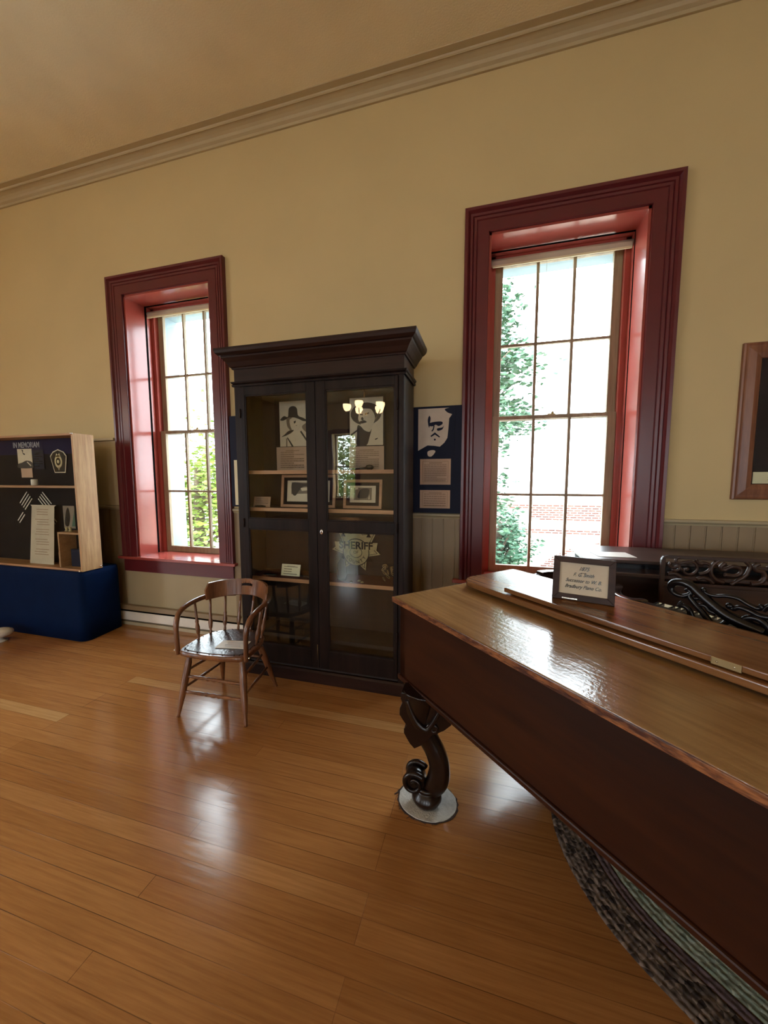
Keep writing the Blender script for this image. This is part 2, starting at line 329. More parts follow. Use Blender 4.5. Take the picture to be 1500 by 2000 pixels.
# ------------------------------------------------------------------ mesh helpers
WMX = {}
def empty(name, label, cat, loc=(0, 0, 0), rotz=0.0, group=None):
    o = bpy.data.objects.new(name, None); C.objects.link(o)
    o.empty_display_size = 0.1
    o.location = loc; o.rotation_euler = (0, 0, rotz)
    o['label'] = label; o['category'] = cat
    if group: o['group'] = group
    WMX[o.name] = Matrix.Translation(loc) @ Matrix.Rotation(rotz, 4, 'Z')
    return o
def tag(o, label=None, cat=None, group=None, kind=None):
    if label: o['label'] = label
    if cat: o['category'] = cat
    if group: o['group'] = group
    if kind: o['kind'] = kind
    return o
class MB:
    def __init__(s): s.b = bmesh.new()
    def _f(s, vs, m=0, sm=False):
        try:
            f = s.b.faces.new(vs); f.material_index = m; f.smooth = sm
            return f
        except ValueError: return None
    def box(s, x0, x1, y0, y1, z0, z1, m=0):
        v = [s.b.verts.new((x, y, z)) for x in (x0, x1) for y in (y0, y1) for z in (z0, z1)]
        for q in ((0,1,3,2),(4,6,7,5),(0,4,5,1),(2,3,7,6),(0,2,6,4),(1,5,7,3)): s._f([v[i] for i in q], m)
        return s
    def obox(s, mat, sx, sy, sz, m=0):
        """box centred in x,y,z with its own matrix"""
        v = [s.b.verts.new(mat @ Vector((x, y, z))) for x in (-sx/2, sx/2) for y in (-sy/2, sy/2) for z in (-sz/2, sz/2)]
        for q in ((0,1,3,2),(4,6,7,5),(0,4,5,1),(2,3,7,6),(0,2,6,4),(1,5,7,3)): s._f([v[i] for i in q], m)
        return s
    def prism(s, pts, to3, d0, d1, m=0, sm=False):
        """2-D outline pts extruded between depths d0 and d1; to3(a, b, d) gives the point"""
        A = [s.b.verts.new(to3(a, b, d0)) for a, b in pts]
        B = [s.b.verts.new(to3(a, b, d1)) for a, b in pts]
        s._f(A, m); s._f(B[::-1], m)
        n = len(pts)
        for i in range(n):
            j = (i+1) % n
            s._f([A[j], A[i], B[i], B[j]], m, sm)
        return s
    def tube(s, path, r, seg=10, m=0, flat=1.0, closed=False, caps=True):
        P = [Vector(p) for p in path]; n = len(P)
        R = r if isinstance(r, (list, tuple)) else [r]*n
        rings = []; up = None
        for i in range(n):
            if closed: t = (P[(i+1) % n] - P[i-1])
            elif i == 0: t = P[1]-P[0]
            elif i == n-1: t = P[-1]-P[-2]
            else: t = P[i+1]-P[i-1]
            if t.length < 1e-9: t = Vector((0, 0, 1))
            t.normalize()
            if up is None:
                up = Vector((0, 0, 1)) if abs(t.z) < 0.9 else Vector((1, 0, 0))
            a = up - t*up.dot(t)
            if a.length < 1e-6: a = t.orthogonal()
            a.normalize(); bb = t.cross(a); up = a
            rings.append([s.b.verts.new(P[i] + (a*math.cos(q)*flat + bb*math.sin(q))*R[i]) for q in [2*PI*k/seg for k in range(seg)]])
        for i in range(n if closed else n-1):
            A = rings[i]; B = rings[(i+1) % n]
            for k in range(seg):
                s._f([A[k], A[(k+1) % seg], B[(k+1) % seg], B[k]], m, True)
        if caps and not closed:
            s._f(rings[0][::-1], m); s._f(rings[-1], m)
        return s
    def lathe(s, prof, mat=None, seg=20, m=0):
        mat = mat or Matrix.Identity(4)
        rings = []
        for r, z in prof:
            rings.append([s.b.verts.new(mat @ Vector((r*math.cos(2*PI*k/seg), r*math.sin(2*PI*k/seg), z))) for k in range(seg)])
        for A, B in zip(rings, rings[1:]):
            for k in range(seg): s._f([A[k], A[(k+1) % seg], B[(k+1) % seg], B[k]], m, True)
        s._f(rings[0][::-1], m); s._f(rings[-1], m)
        return s
    def turned(s, p0, p1, prof, seg=14, m=0):
        """turned spindle from p0 to p1; prof = [(t, r)]"""
        p0 = Vector(p0); p1 = Vector(p1); d = p1-p0; L = d.length
        q = d.to_track_quat('Z', 'Y').to_matrix().to_4x4()
        return s.lathe([(r, t*L) for t, r in prof], Matrix.Translation(p0) @ q, seg, m)
    def ball(s, c, r, m=0, seg=12, sc=(1, 1, 1)):
        c = Vector(c); pr = []
        for i in range(1, 8):
            a = PI*i/8; pr.append((math.sin(a)*r, -math.cos(a)*r))
        pr = [(0.001*r, -r)] + pr + [(0.001*r, r)]
        return s.lathe(pr, Matrix.Translation(c) @ Matrix.Diagonal((*sc, 1)), seg, m)
    def sweep3(s, prof, to3, m=0, closed_prof=False):
        """mitred moulding: prof = [(offset, depth)], to3(k, offset, depth) = point at path corner k"""
        return s
    def build(s, name, mats, parent=None, bevel=0.0, world=True, segs=2, label=None):
        bmesh.ops.recalc_face_normals(s.b, faces=s.b.faces[:])
        if parent is not None and world:
            s.b.transform(chain(parent).inverted())
        me = bpy.data.meshes.new(name); s.b.to_mesh(me); s.b.free()
        if not isinstance(mats, (list, tuple)): mats = [mats]
        for mm in mats: me.materials.append(M[mm] if isinstance(mm, str) else mm)
        o = bpy.data.objects.new(name, me); C.objects.link(o)
        if parent is not None: o.parent = parent
        if bevel > 0:
            b = o.modifiers.new('bevel', 'BEVEL'); b.width = bevel; b.segments = segs; b.limit_method = 'ANGLE'; b.angle_limit = math.radians(40)
            b.harden_normals = False
        if label: o['label'] = label
        return o
def chain(o):
    while o.parent is not None: o = o.parent
    return WMX.get(o.name, Matrix.Identity(4))
def struct(name, mb, mats, parent=None, bevel=0.0, **k):
    o = mb.build(name, mats, parent, bevel, **k); o['kind'] = 'structure'; return o
def box_thing(name, mat, a, parent=None, bevel=0.0):
    return MB().box(*a).build(name, mat, parent, bevel)
def mitre(mb, prof, corners, m=0):
    """corners(k, o, d) for k=0..n-1 ; prof list of (o, d)"""
    pass
XZ = lambda y: (lambda a, b, d: Vector((a, y+d, b)))
def text_mesh(body, size, name, mat, matrix, parent, shear=0.0, extrude=0.0006, align='CENTER', spacing=1.0, offset=0.0, squash=1.0, label=None):
    cu = bpy.data.curves.new('txt', 'FONT'); cu.body = body; cu.size = size; cu.extrude = extrude
    cu.align_x = align; cu.align_y = 'CENTER'; cu.shear = shear; cu.space_character = spacing; cu.offset = offset
    cu.resolution_u = 3
    o = bpy.data.objects.new('txt', cu); C.objects.link(o)
    bpy.context.view_layer.update()
    me = bpy.data.meshes.new_from_object(o.evaluated_get(bpy.context.evaluated_depsgraph_get()))
    bpy.data.objects.remove(o); bpy.data.curves.remove(cu)
    me.transform(matrix @ Matrix.Diagonal((squash, 1, 1, 1)))
    me.transform(chain(parent).inverted())
    me.materials.clear(); me.materials.append(M[mat])
    r = bpy.data.objects.new(name, me); C.objects.link(r); r.parent = parent
    if label: r['label'] = label
    return r
def upright(x, y, z, lean=0.0, rz=0.0):
    return Matrix.Translation((x, y, z)) @ Matrix.Rotation(rz, 4, 'Z') @ Matrix.Rotation(math.radians(90)-lean, 4, 'X')
def smooth_path(pts, n=6, closed=False):
    P = [Vector(p) for p in pts]; out = []; L = len(P)
    rng = range(L if closed else L-1)
    for i in rng:
        if closed: a, b, c, d = P[i-1], P[i], P[(i+1) % L], P[(i+2) % L]
        else: a = P[max(i-1, 0)]; b = P[i]; c = P[i+1]; d = P[min(i+2, L-1)]
        for k in range(n):
            t = k/n
            out.append(0.5*((2*b) + (c-a)*t + (2*a-5*b+4*c-d)*t*t + (3*b-a-3*c+d)*t**3))
    if not closed: out.append(P[-1])
    return out

# ================================================================== STRUCTURE
struct('floor', MB().box(XL-0.4, XR+0.4, YB-0.6, YO, -0.12, 0.0), 'floor')
struct('ceiling', MB().box(XL-0.4, XR+0.4, YB-0.6, YO, ZC, ZC+0.2), 'ceiling')
def holed_wall(mb, wins, y0, y1, z1=ZC):
    xs = [XL-0.4]
    for a, b in wins: xs += [a, b]
    xs.append(XR+0.4)
    for i in range(0, len(xs), 2): mb.box(xs[i], xs[i+1], y0, y1, 0, z1)
    for a, b in wins:
        mb.box(a, b, y0, y1, 0, WZ0-0.03); mb.box(a, b, y0, y1, WZ1+0.0, z1)
    return mb
struct('wall_front', holed_wall(MB(), WIN, YF, YO), 'wall')
struct('wall_back', holed_wall(MB(), BACKW, YB-0.6, YB), 'wall')
wl = MB(); ys = [YB]
for a, b in FILLW: ys += [a, b]
ys.append(YF)
for i in range(0, len(ys), 2): wl.box(XL-0.4, XL, ys[i], ys[i+1], 0, ZC)
for a, b in FILLW: wl.box(XL-0.4, XL, a, b, 0, WZ0).box(XL-0.4, XL, a, b, WZ1, ZC)
struct('wall_left', wl, 'wall')
struct('wall_right', MB().box(XR, XR+0.4, YB, YF, 0, ZC), 'wall')

# crown moulding along the window wall
def along_x(prof, x0, x1, y, mb=None, m=0):
    mb = mb or MB()
    mb.prism([(p[0], p[1]) for p in prof], lambda a, b, d: Vector((d, y-a, b)), x0, x1, m)
    return mb
cr = [(0.0, 4.590), (0.016, 4.590), (0.018, 4.602), (0.010, 4.606), (0.012, 4.618), (0.030, 4.630), (0.034, 4.640), (0.026, 4.644), (0.032, 4.655),
      (0.050, 4.668), (0.072, 4.676), (0.086, 4.680), (0.092, 4.676), (0.100, 4.682), (0.104, 4.692), (0.150, 4.694), (0.152, 4.702), (0.0, 4.702)]
struct('trim_1', along_x(cr, XL, XR, YF), 'crown')
# beadboard wainscot + rail in the stretches between window casings
segsX = [(XL, -3.815), (-2.4, -0.193), (1.23, XR)]
wb = MB()
for a, b in segsX:
    x = a
    while x < b-0.01:
        x2 = min(x+0.094, b)
        wb.box(x+0.0015, x2-0.0015, YF-0.010, YF, 0.0, 1.27)
        wb.box(x2-0.010, x2-0.0075, YF-0.0125, YF-0.009, 0.0, 1.27)
        x = x2
for a, b in [(-3.815, -2.4), (-0.193, 1.23)]:
    x = a
    while x < b-0.01:
        x2 = b; x = x2
struct('trim_2', wb, 'wainscot')
struct('trim_5', MB().box(-3.815, -2.4, YF-0.008, YF, 0.0, 0.70).box(-0.193, 1.23, YF-0.008, YF, 0.0, 0.70), 'rail')
rl = MB()
pr = [(0, 1.262), (0.014, 1.262), (0.018, 1.275), (0.030, 1.282), (0.034, 1.290), (0.034, 1.300), (0.028, 1.305), (0, 1.306)]
for a, b in segsX: along_x(pr, a, b, YF, rl)
struct('trim_3', rl, 'rail')

# cream board fixed on the wall left of the first window
cb = MB().box(-4.72, -3.825, YF-0.022, YF, 1.308, 2.005)
cb.box(-4.74, -3.822, YF-0.05, YF, 2.005, 2.032)
struct('trim_4', cb, 'panelcream', bevel=0.003)

# windows ----------------------------------------------------------
def casing_strip(mb, xl, xr, zb, zt, prof, y, m=0):
    """mitred three-sided casing, prof = (offset outwards, projection)"""
    def pt(k, o, d):
        return Vector([(xl-o, y-d, zb), (xl-o, y-d, zt+o), (xr+o, y-d, zt+o), (xr+o, y-d, zb)][k])
    rows = [[mb.b.verts.new(pt(k, o, d)) for k in range(4)] for o, d in prof]
    for A, B in zip(rows, rows[1:]):
        for k in range(3): mb._f([A[k], A[k+1], B[k+1], B[k]], m)
    for k in (0, 3): mb._f([r[k] for r in rows], m)
    return mb
CAS = [(0.0, 0.0), (0.0, 0.020), (0.004, 0.024), (0.085, 0.024), (0.088, 0.018), (0.095, 0.026), (0.112, 0.028), (0.116, 0.020), (0.122, 0.030),
       (0.138, 0.032), (0.142, 0.024), (0.150, 0.034), (0.158, 0.046), (0.178, 0.048), (0.182, 0.042), (0.182, 0.0)]
def make_window(n, a, b, casing_bottom, label, front=True):
    sgn = 1
    root = bpy.data.objects.new('window_%d' % n, None); C.objects.link(root)
    root['kind'] = 'structure'; root['label'] = label; root['category'] = 'window'
    root.location = ((a+b)/2, YF, WZ0); WMX[root.name] = Matrix.Translation(root.location)
    B = lambda nm, mat, mb, bev=0.0: mb.build(nm, mat, root, bev)
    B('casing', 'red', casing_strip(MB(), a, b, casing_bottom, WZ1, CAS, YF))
    # inner lining: two boards, with a black strip painting the shadow line between
    y1, y2, y3 = 3.325, 3.352, 3.405
    t = 0.018
    ln = MB()
    for p, q in ((YF-0.002, y1), (y2, y3)):
        ln.box(a, a+t, p, q, WZ0, WZ1); ln.box(b-t, b, p, q, WZ0, WZ1); ln.box(a, b, p, q, WZ1-t, WZ1)
    B('lining', 'red_lit', ln)
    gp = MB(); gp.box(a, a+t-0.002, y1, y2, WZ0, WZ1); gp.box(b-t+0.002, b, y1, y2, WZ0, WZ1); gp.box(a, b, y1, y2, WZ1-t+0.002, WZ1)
    B('joint_shade', 'gap_shade', gp)
    st = MB()
    st.box(a, a+0.055, y3, 3.475, WZ0, WZ1); st.box(b-0.055, b, y3, 3.475, WZ0, WZ1); st.box(a, b, y3, 3.475, WZ1-0.055, WZ1)
    B('stop', 'red_lit', st)
    B('stool', 'red_lit', MB().box(a-0.235, b+0.205, YF-0.060, YF, WZ0-0.028, WZ0).box(a, b, YF, 3.475, WZ0-0.03, WZ0), 0.004)
    B('apron', 'red', MB().box(a-0.185, b+0.165, YF-0.028, YF, WZ0-0.165, WZ0-0.028), 0.003)
    gx0, gx1 = a+0.118, b-0.118
    zm = 2.115
    def sash(nm, y, z0, z1, rb, rt, zs):
        s = MB()
        s.box(a+0.055, gx0, y, y+0.038, z0, z1); s.box(gx1, b-0.055, y, y+0.038, z0, z1)
        s.box(gx0, gx1, y, y+0.038, z0, z0+rb); s.box(gx0, gx1, y, y+0.038, z1-rt, z1)
        so = B(nm, 'sash', s, 0.003)
        w = (gx1-gx0)/3
        mu = MB()
        for k in (1, 2): mu.box(gx0+w*k-0.011, gx0+w*k+0.011, y+0.002, y+0.034, z0+rb, z1-rt)
        mu.box(gx0, gx1, y+0.003, y+0.033, zs-0.010, zs+0.010)
        mo = mu.build('muntins', 'sash', so)
        go = MB().box(gx0, gx1, y+0.017, y+0.020, z0+rb, z1-rt).build('glass', 'glass', so)
        return so
    lo = sash('lower_sash', 3.418, WZ0, zm+0.02, 0.065, 0.032, 1.457)
    up = sash('upper_sash', 3.458, zm-0.015, WZ1-0.03, 0.032, 0.05, 2.735)
    lk = MB().box((a+b)/2-0.03, (a+b)/2+0.03, 3.425, 3.455, zm+0.02, zm+0.028).lathe([(0.012, 0), (0.012, 0.012), (0.006, 0.02)], Matrix.Translation(((a+b)/2+0.01, 3.44, zm+0.028)), 10)
    lk.build('sash_lock', 'brass', root)
    ex = MB()
    ex.box(a, a+0.02, 3.50, YO+0.02, WZ0-0.02, WZ1); ex.box(b-0.02, b, 3.50, YO+0.02, WZ0-0.02, WZ1); ex.box(a, b, 3.50, YO+0.02, WZ1-0.02, WZ1)
    ex.box(a-0.05, b+0.05, 3.50, YO+0.06, WZ0-0.06, WZ0-0.02)
    B('outer_reveal', 'exterior', ex)
    return root
make_window(1, *WIN[0], WZ0, 'tall red framed sash window left of the dark display cabinet')
make_window(2, *WIN[1], WZ0, 'tall red framed sash window behind the piano')
# back windows (seen only as reflections)
for i, (a, b) in enumerate(BACKW):
    w = MB()
    w.box(a-0.18, a, YB-0.02, YB+0.04, WZ0-0.1, WZ1+0.18); w.box(b, b+0.18, YB-0.02, YB+0.04, WZ0-0.1, WZ1+0.18)
    w.box(a, b, YB-0.02, YB+0.04, WZ1, WZ1+0.18); w.box(a, b, YB-0.02, YB+0.06, WZ0-0.1, WZ0)
    o = struct('window_%d' % (i+3), w, 'red')
    f = MB(); g3 = (b-a)/3
    for z in (WZ0, 2.09, WZ1-0.05): f.box(a, b, YB-0.35, YB-0.31, z, z+0.05)
    for x in (a, b-0.05): f.box(x, x+0.05, YB-0.35, YB-0.31, WZ0, WZ1)
    for k in (1, 2): f.box(a+g3*k-0.01, a+g3*k+0.01, YB-0.34, YB-0.32, WZ0, WZ1)
    for z in (1.45, 2.75): f.box(a, b, YB-0.34, YB-0.32, z-0.01, z+0.01)
    f.build('sash', 'sash', o)

for i, (a, b) in enumerate(FILLW):  # frames of the added fill windows, out of view
    w = MB()
    w.box(XL-0.02, XL+0.03, a-0.18, a, WZ0-0.1, WZ1+0.18).box(XL-0.02, XL+0.03, b, b+0.18, WZ0-0.1, WZ1+0.18).box(XL-0.02, XL+0.03, a, b, WZ1, WZ1+0.18)
    for z in (WZ0, 1.45, 2.09, 2.75, WZ1-0.04): w.box(XL-0.3, XL-0.27, a, b, z, z+0.03)
    for k in range(4): w.box(XL-0.3, XL-0.27, a+(b-a-0.03)*k/3, a+(b-a-0.03)*k/3+0.03, WZ0, WZ1)
    struct('window_%d' % (i+7), w, 'red')

# roller blinds
def blind(a, b, label, grp):
    r = empty('roller_blind', label, 'window blind', ((a+b)/2, 3.375, WZ1-0.06), 0, grp)
    rz = WZ1-0.082
    rot = Matrix.Translation((a+0.02, 3.375, rz)) @ Matrix.Rotation(math.radians(90), 4, 'Y')
    MB().lathe([(0.026, 0), (0.026, b-a-0.04)], rot, 18).build('roller', 'blind', r)
    MB().box(a+0.03, b-0.03, 3.348, 3.3505, rz-0.036, rz).build('fabric', 'blind', r)
    MB().box(a+0.03, b-0.03, 3.343, 3.354, rz-0.050, rz-0.034).build('hem_bar', 'blindbar', r, 0.002)
    cx = (a+b)/2 - 0.09
    MB().tube([(cx, 3.348, rz-0.05), (cx, 3.348, rz-0.17)], 0.0009, 6).build('pull_cord', 'blind', r)
    MB().tube([(cx+0.013*math.cos(t), 3.348, rz-0.185+0.015*math.sin(t)) for t in [2*PI*k/14 for k in range(14)]], 0.0028, 6, closed=True).build('pull_ring', 'sash', r)
blind(*WIN[0], 'rolled-up cream roller blind at the top of the window left of the cabinet', 'roller blinds at the window heads')
blind(*WIN[1], 'rolled-up cream roller blind at the top of the window behind the piano', 'roller blinds at the window heads')

# baseboard heater
h = empty('baseboard_heater', 'long cream baseboard heater along the wall under the left window', 'heater', (-2.9, YF-0.03, 0))
x0, x1 = -5.6, -1.35
def hx(p): return MB().prism(p, lambda a, b, d: Vector((d, YF-0.013-a, b)), x0, x1)
hx([(0, 0.175), (0.035, 0.17), (0.062, 0.172), (0.062, 0.178), (0.04, 0.214), (0, 0.214)]).build('top_cover', 'wainscot', h, 0.002)
hx([(0, 0.0), (0.02, 0.0), (0.02, 0.176), (0, 0.176)]).build('dark_inside', 'gap_shade', h)
hx([(0.045, 0.055), (0.052, 0.052), (0.056, 0.06), (0.056, 0.145), (0.05, 0.15), (0.045, 0.148)]).build('front_panel', 'white', h, 0.001)
hx([(0.02, 0.0), (0.054, 0.0), (0.054, 0.034), (0.02, 0.036)]).build('base_strip', 'heater', h, 0.001)

# ================================================================== DISPLAY CABINET
CX0, CX1, CYF, CYB = -1.900, -0.552, 2.515, 2.87
DF = CYF      # front of the doors
cab = empty('display_cabinet', 'tall dark stained display cabinet with two glazed doors between the windows', 'cabinet', ((CX0+CX1)/2, (CYF+CYB)/2, 0))
bd = MB()
bd.box(CX0, CX0+0.025, CYF+0.03, CYB, 0.10, 2.31); bd.box(CX1-0.025, CX1, CYF+0.03, CYB, 0.10, 2.31)
bd.box(CX0, CX0+0.055, CYF+0.005, CYF+0.03, 0.10, 2.31); bd.box(CX1-0.04, CX1, CYF+0.005, CYF+0.03, 0.10, 2.31)
bd.box(CX0, CX1, CYF+0.01, CYB, 2.30, 2.325)
bd.build('carcass', 'cab', cab, 0.003)
MB().box(CX0+0.025, CX1-0.025, CYB-0.018, CYB-0.002, 0.10, 2.31).build('back_board', 'cabin', cab)
MB().box(CX0+0.0, CX1-0.0, CYF+0.01, CYB, 2.325, 2.45).build('frieze', 'cabx', cab)
MB().box(CX0+0.02, CX1-0.02, CYF+0.02, CYB-0.02, 0.102, 0.125).build('bottom_board', 'cabin', cab)
def around(prof, mats, nm, z, x0=CX0, x1=CX1, yf=CYF+0.01, yb=CYB, bev=0.0):
    """mitred moulding around front and both sides; prof = (projection, height) closed"""
    mb = MB()
    rows = []
    for o, d in prof:
        rows.append([mb.b.verts.new(p) for p in (Vector((x0-o, yb, z+d)), Vector((x0-o, yf-o, z+d)), Vector((x1+o, yf-o, z+d)), Vector((x1+o, yb, z+d)))])
    n = len(rows)
    for i in range(n):
        A = rows[i]; Bq = rows[(i+1) % n]
        for k in range(3): mb._f([A[k], A[k+1], Bq[k+1], Bq[k]])
    for k in (0, 3): mb._f([r[k] for r in rows])
    return mb.build(nm, mats, cab, bev)
around([(0, 0), (0.012, 0), (0.016, 0.012), (0.008, 0.018), (0.018, 0.026), (0.022, 0.036), (0.0, 0.038)], 'cab', 'neck_moulding', 2.305)
around([(0, 0), (0.010, 0.0), (0.014, 0.010), (0.022, 0.016), (0.040, 0.046), (0.062, 0.074), (0.066, 0.084), (0.078, 0.088), (0.094, 0.104), (0.100, 0.122), (0.100, 0.138), (0, 0.140)], 'cabx', 'cornice', 2.436)
MB().box(CX0-0.02, CX1+0.02, CYF-0.02, CYB, 2.55, 2.572).build('top_board', 'cab', cab)
around([(0, 0), (0.014, 0.0), (0.014, 0.085), (0.004, 0.098), (0, 0.10)], 'cabx', 'plinth', 0.0)
# doors
def door(nm, x0, x1, gx0, gx1, lock):
    d = MB()
    z0, z1 = 0.128, 2.298; y0, y1 = CYF-0.004, CYF+0.022
    d.box(x0, gx0, y0, y1, z0, z1); d.box(gx1, x1, y0, y1, z0, z1)
    d.box(gx0, gx1, y0, y1, 2.235, z1); d.box(gx0, gx1, y0, y1, 1.205, 1.285); d.box(gx0, gx1, y0, y1, z0, 0.275)
    o = d.build('door', 'cab', cab, 0.003)
    bead = MB()
    for (p, q) in ((1.285, 2.235), (0.275, 1.205)):
        for e in (gx0, gx1-0.008): bead.box(e, e+0.008, y0+0.004, y0+0.014, p, q)
        bead.box(gx0, gx1, y0+0.004, y0+0.014, p, p+0.008); bead.box(gx0, gx1, y0+0.004, y0+0.014, q-0.008, q)
    bead.build('glazing_bead', 'cab', o)
    MB().box(gx0, gx1, y0+0.010, y0+0.013, 1.285, 2.235).build('glass', 'cabglass', o)
    MB().box(gx0, gx1, y0+0.010, y0+0.013, 0.275, 1.205).build('glass', 'cabglass', o)
    if lock:
        MB().lathe([(0.013, 0), (0.013, 0.003), (0.008, 0.004)], Matrix.Translation((x0+0.033, y0, 1.20)) @ Matrix.Rotation(math.radians(90), 4, 'X') @ Matrix.Diagonal((1, 1.5, 1, 1)), 18).build('keyhole_plate', 'chrome', o)
        MB().lathe([(0.004, 0), (0.004, 0.0055)], Matrix.Translation((x0+0.033, y0, 1.20)) @ Matrix.Rotation(math.radians(90), 4, 'X'), 10).build('keyhole', 'gap_shade', o)
    else:
        MB().tube([(x1-0.012, y0-0.002, 0.32), (x1-0.012, y0-0.004, 0.20)], 0.0022, 6).build('bolt', 'brass', o)
    return o
door('door', CX0+0.056, -1.214, -1.806, -1.283, False)
door('door', -1.210, CX1-0.041, -1.133, -0.616, True)
for z in (0.45, 1.25, 2.1):
    MB().tube([(CX1-0.042, CYF-0.008, z-0.035), (CX1-0.042, CYF-0.008, z+0.035)], 0.006, 8).build('hinge', 'cab', cab)
    MB().tube([(CX0+0.056, CYF-0.008, z-0.035), (CX0+0.056, CYF-0.008, z+0.035)], 0.006, 8).build('hinge', 'cab', cab)
# shelves
SH = [1.662, 1.366, 0.800]
for z in SH:
    s = MB().box(CX0+0.03, CX1-0.03, CYF+0.075, CYB-0.02, z-0.026, z, 0).build('shelf', 'shelfred' if z < 1 else 'cabin', cab)
    MB().box(CX0+0.03, CX1-0.03, CYF+0.068, CYF+0.076, z-0.027, z+0.001).build('shelf_edge', 'shelfedge', s)
MB().box(CX0+0.03, CX1-0.03, CYF+0.08, CYB-0.02, 0.30, 0.33).build('shelf', 'cabin', cab)

# portraits and cards, as thin layered prints ------------------------
def layers(x, y, z, polys, mats, name, parent, w, hgt, lean=0.0, rz=0.0, t=0.0012):
    """flat print w x hgt with bottom-left at (x,y,z); polys = [(mat index, [(a,b) in 0..1])]"""
    mb = MB()
    mx = Matrix.Translation((x, y, z)) @ Matrix.Rotation(rz, 4, 'Z') @ Matrix.Rotation(-lean, 4, 'X')
    f = lambda a, b, d: mx @ Vector((a*w, -d, b*hgt))
    mb.prism([(0, 0), (1, 0), (1, 1), (0, 1)], f, -0.003, 0.0, 0)
    for i, (m, p) in enumerate(polys):
        mb.prism(p, f, 0.0, t*(1+0.25*i), m)
    return mb.build(name, mats, parent)
def ell(cx, cy, rx, ry, n=20, a0=0, a1=2*PI):
    return [(cx+rx*math.cos(a0+(a1-a0)*k/n), cy+ry*math.sin(a0+(a1-a0)*k/n)) for k in range(n if abs(a1-a0-2*PI) < 1e-6 else n+1)]
def blob(pts, n=4):
    return [(p.x, p.y) for p in smooth_path([(a, b, 0) for a, b in pts], n, True)]
HAT1 = [(1, blob([(0.02, 0.60), (0.16, 0.68), (0.30, 0.66), (0.34, 0.84), (0.48, 0.89), (0.62, 0.84), (0.66, 0.68), (0.84, 0.62), (0.98, 0.56), (0.85, 0.55), (0.68, 0.60), (0.5, 0.64), (0.3, 0.62), (0.12, 0.58)])),
        (2, blob([(0.26, 0.62), (0.26, 0.48), (0.32, 0.40), (0.42, 0.36), (0.44, 0.62)])),
        (0, blob([(0.37, 0.60), (0.38, 0.46), (0.45, 0.37), (0.58, 0.35), (0.70, 0.42), (0.73, 0.56), (0.55, 0.61)])),
        (1, [(0.50, 0.55), (0.58, 0.57), (0.58, 0.53), (0.52, 0.50)]), (2, [(0.56, 0.46), (0.62, 0.47), (0.61, 0.45)]),
        (1, blob([(0.30, 0.34), (0.16, 0.26), (0.06, 0.22), (0.2, 0.24), (0.40, 0.30), (0.5, 0.36), (0.42, 0.36)])),
        (1, [(0.25, 0.20), (0.28, 0.20), (0.48, 0.0), (0.42, 0.0)]), (1, [(0.72, 0.32), (0.76, 0.34), (1.0, 0.10), (1.0, 0.04)]),
        (2, blob([(0.92, 0.5), (1.0, 0.52), (1.0, 0.3), (0.84, 0.36), (0.80, 0.44)])), (2, [(0.22, 0.0), (0.25, 0.0), (0.26, 0.18), (0.23, 0.18)])]
HAT2 = [(1, ell(0.49, 0.66, 0.46, 0.235, 26)),
        (0, blob([(0.30, 0.70), (0.34, 0.76), (0.50, 0.77), (0.66, 0.74), (0.76, 0.60), (0.72, 0.46), (0.58, 0.34), (0.42, 0.34), (0.34, 0.44), (0.26, 0.56)])),
        (1, [(0.30, 0.67), (0.40, 0.66), (0.40, 0.63), (0.31, 0.64)]), (1, [(0.46, 0.67), (0.58, 0.69), (0.58, 0.66), (0.47, 0.64)]),
        (1, blob([(0.38, 0.60), (0.42, 0.56), (0.40, 0.53), (0.34, 0.55)])),
        (1, blob([(0.30, 0.50), (0.42, 0.53), (0.52, 0.49), (0.44, 0.47), (0.32, 0.46)])),
        (1, blob([(0.24, 0.42), (0.34, 0.40), (0.44, 0.32), (0.60, 0.28), (0.66, 0.34), (0.60, 0.18), (0.50, 0.0), (0.22, 0.0), (0.22, 0.22)])),
        (1, [(0.02, 0.24), (0.22, 0.33), (0.22, 0.30), (0.04, 0.20)]), (1, [(0.76, 0.13), (0.84, 0.15), (0.84, 0.13), (0.77, 0.11)])]
BEARD = [(1, blob([(0.30, 0.60), (0.26, 0.75), (0.30, 0.85), (0.34, 0.80), (0.32, 0.70)])),
         (1, blob([(0.28, 0.69), (0.44, 0.72), (0.64, 0.72), (0.66, 0.67), (0.56, 0.63), (0.48, 0.66), (0.40, 0.63), (0.30, 0.64)])),
         (1, [(0.42, 0.64), (0.45, 0.64), (0.43, 0.56), (0.39, 0.52), (0.36, 0.53), (0.40, 0.57)]),
         (1, blob([(0.52, 0.58), (0.66, 0.60), (0.70, 0.64), (0.66, 0.56), (0.54, 0.53)])),
         (1, [(0.34, 0.43), (0.46, 0.50), (0.60, 0.41), (0.58, 0.39), (0.46, 0.455), (0.36, 0.405)]),
         (1, ell(0.46, 0.35, 0.025, 0.022, 10)),
         (1, blob([(0.86, 1.0), (1.0, 1.0), (1.0, 0.78), (0.92, 0.86), (0.80, 0.90), (0.72, 0.97)])),
         (1, [(1.0, 0.95), (0.84, 0.78), (0.82, 0.55), (0.80, 0.38), (0.72, 0.28), (0.60, 0.20), (0.44, 0.22), (0.26, 0.23), (0.0, 0.12), (0.0, 0.0), (1.0, 0.0)]),
         (0, blob([(0.27, 0.10), (0.40, 0.13), (0.48, 0.10), (0.38, 0.00), (0.28, 0.01)]))]
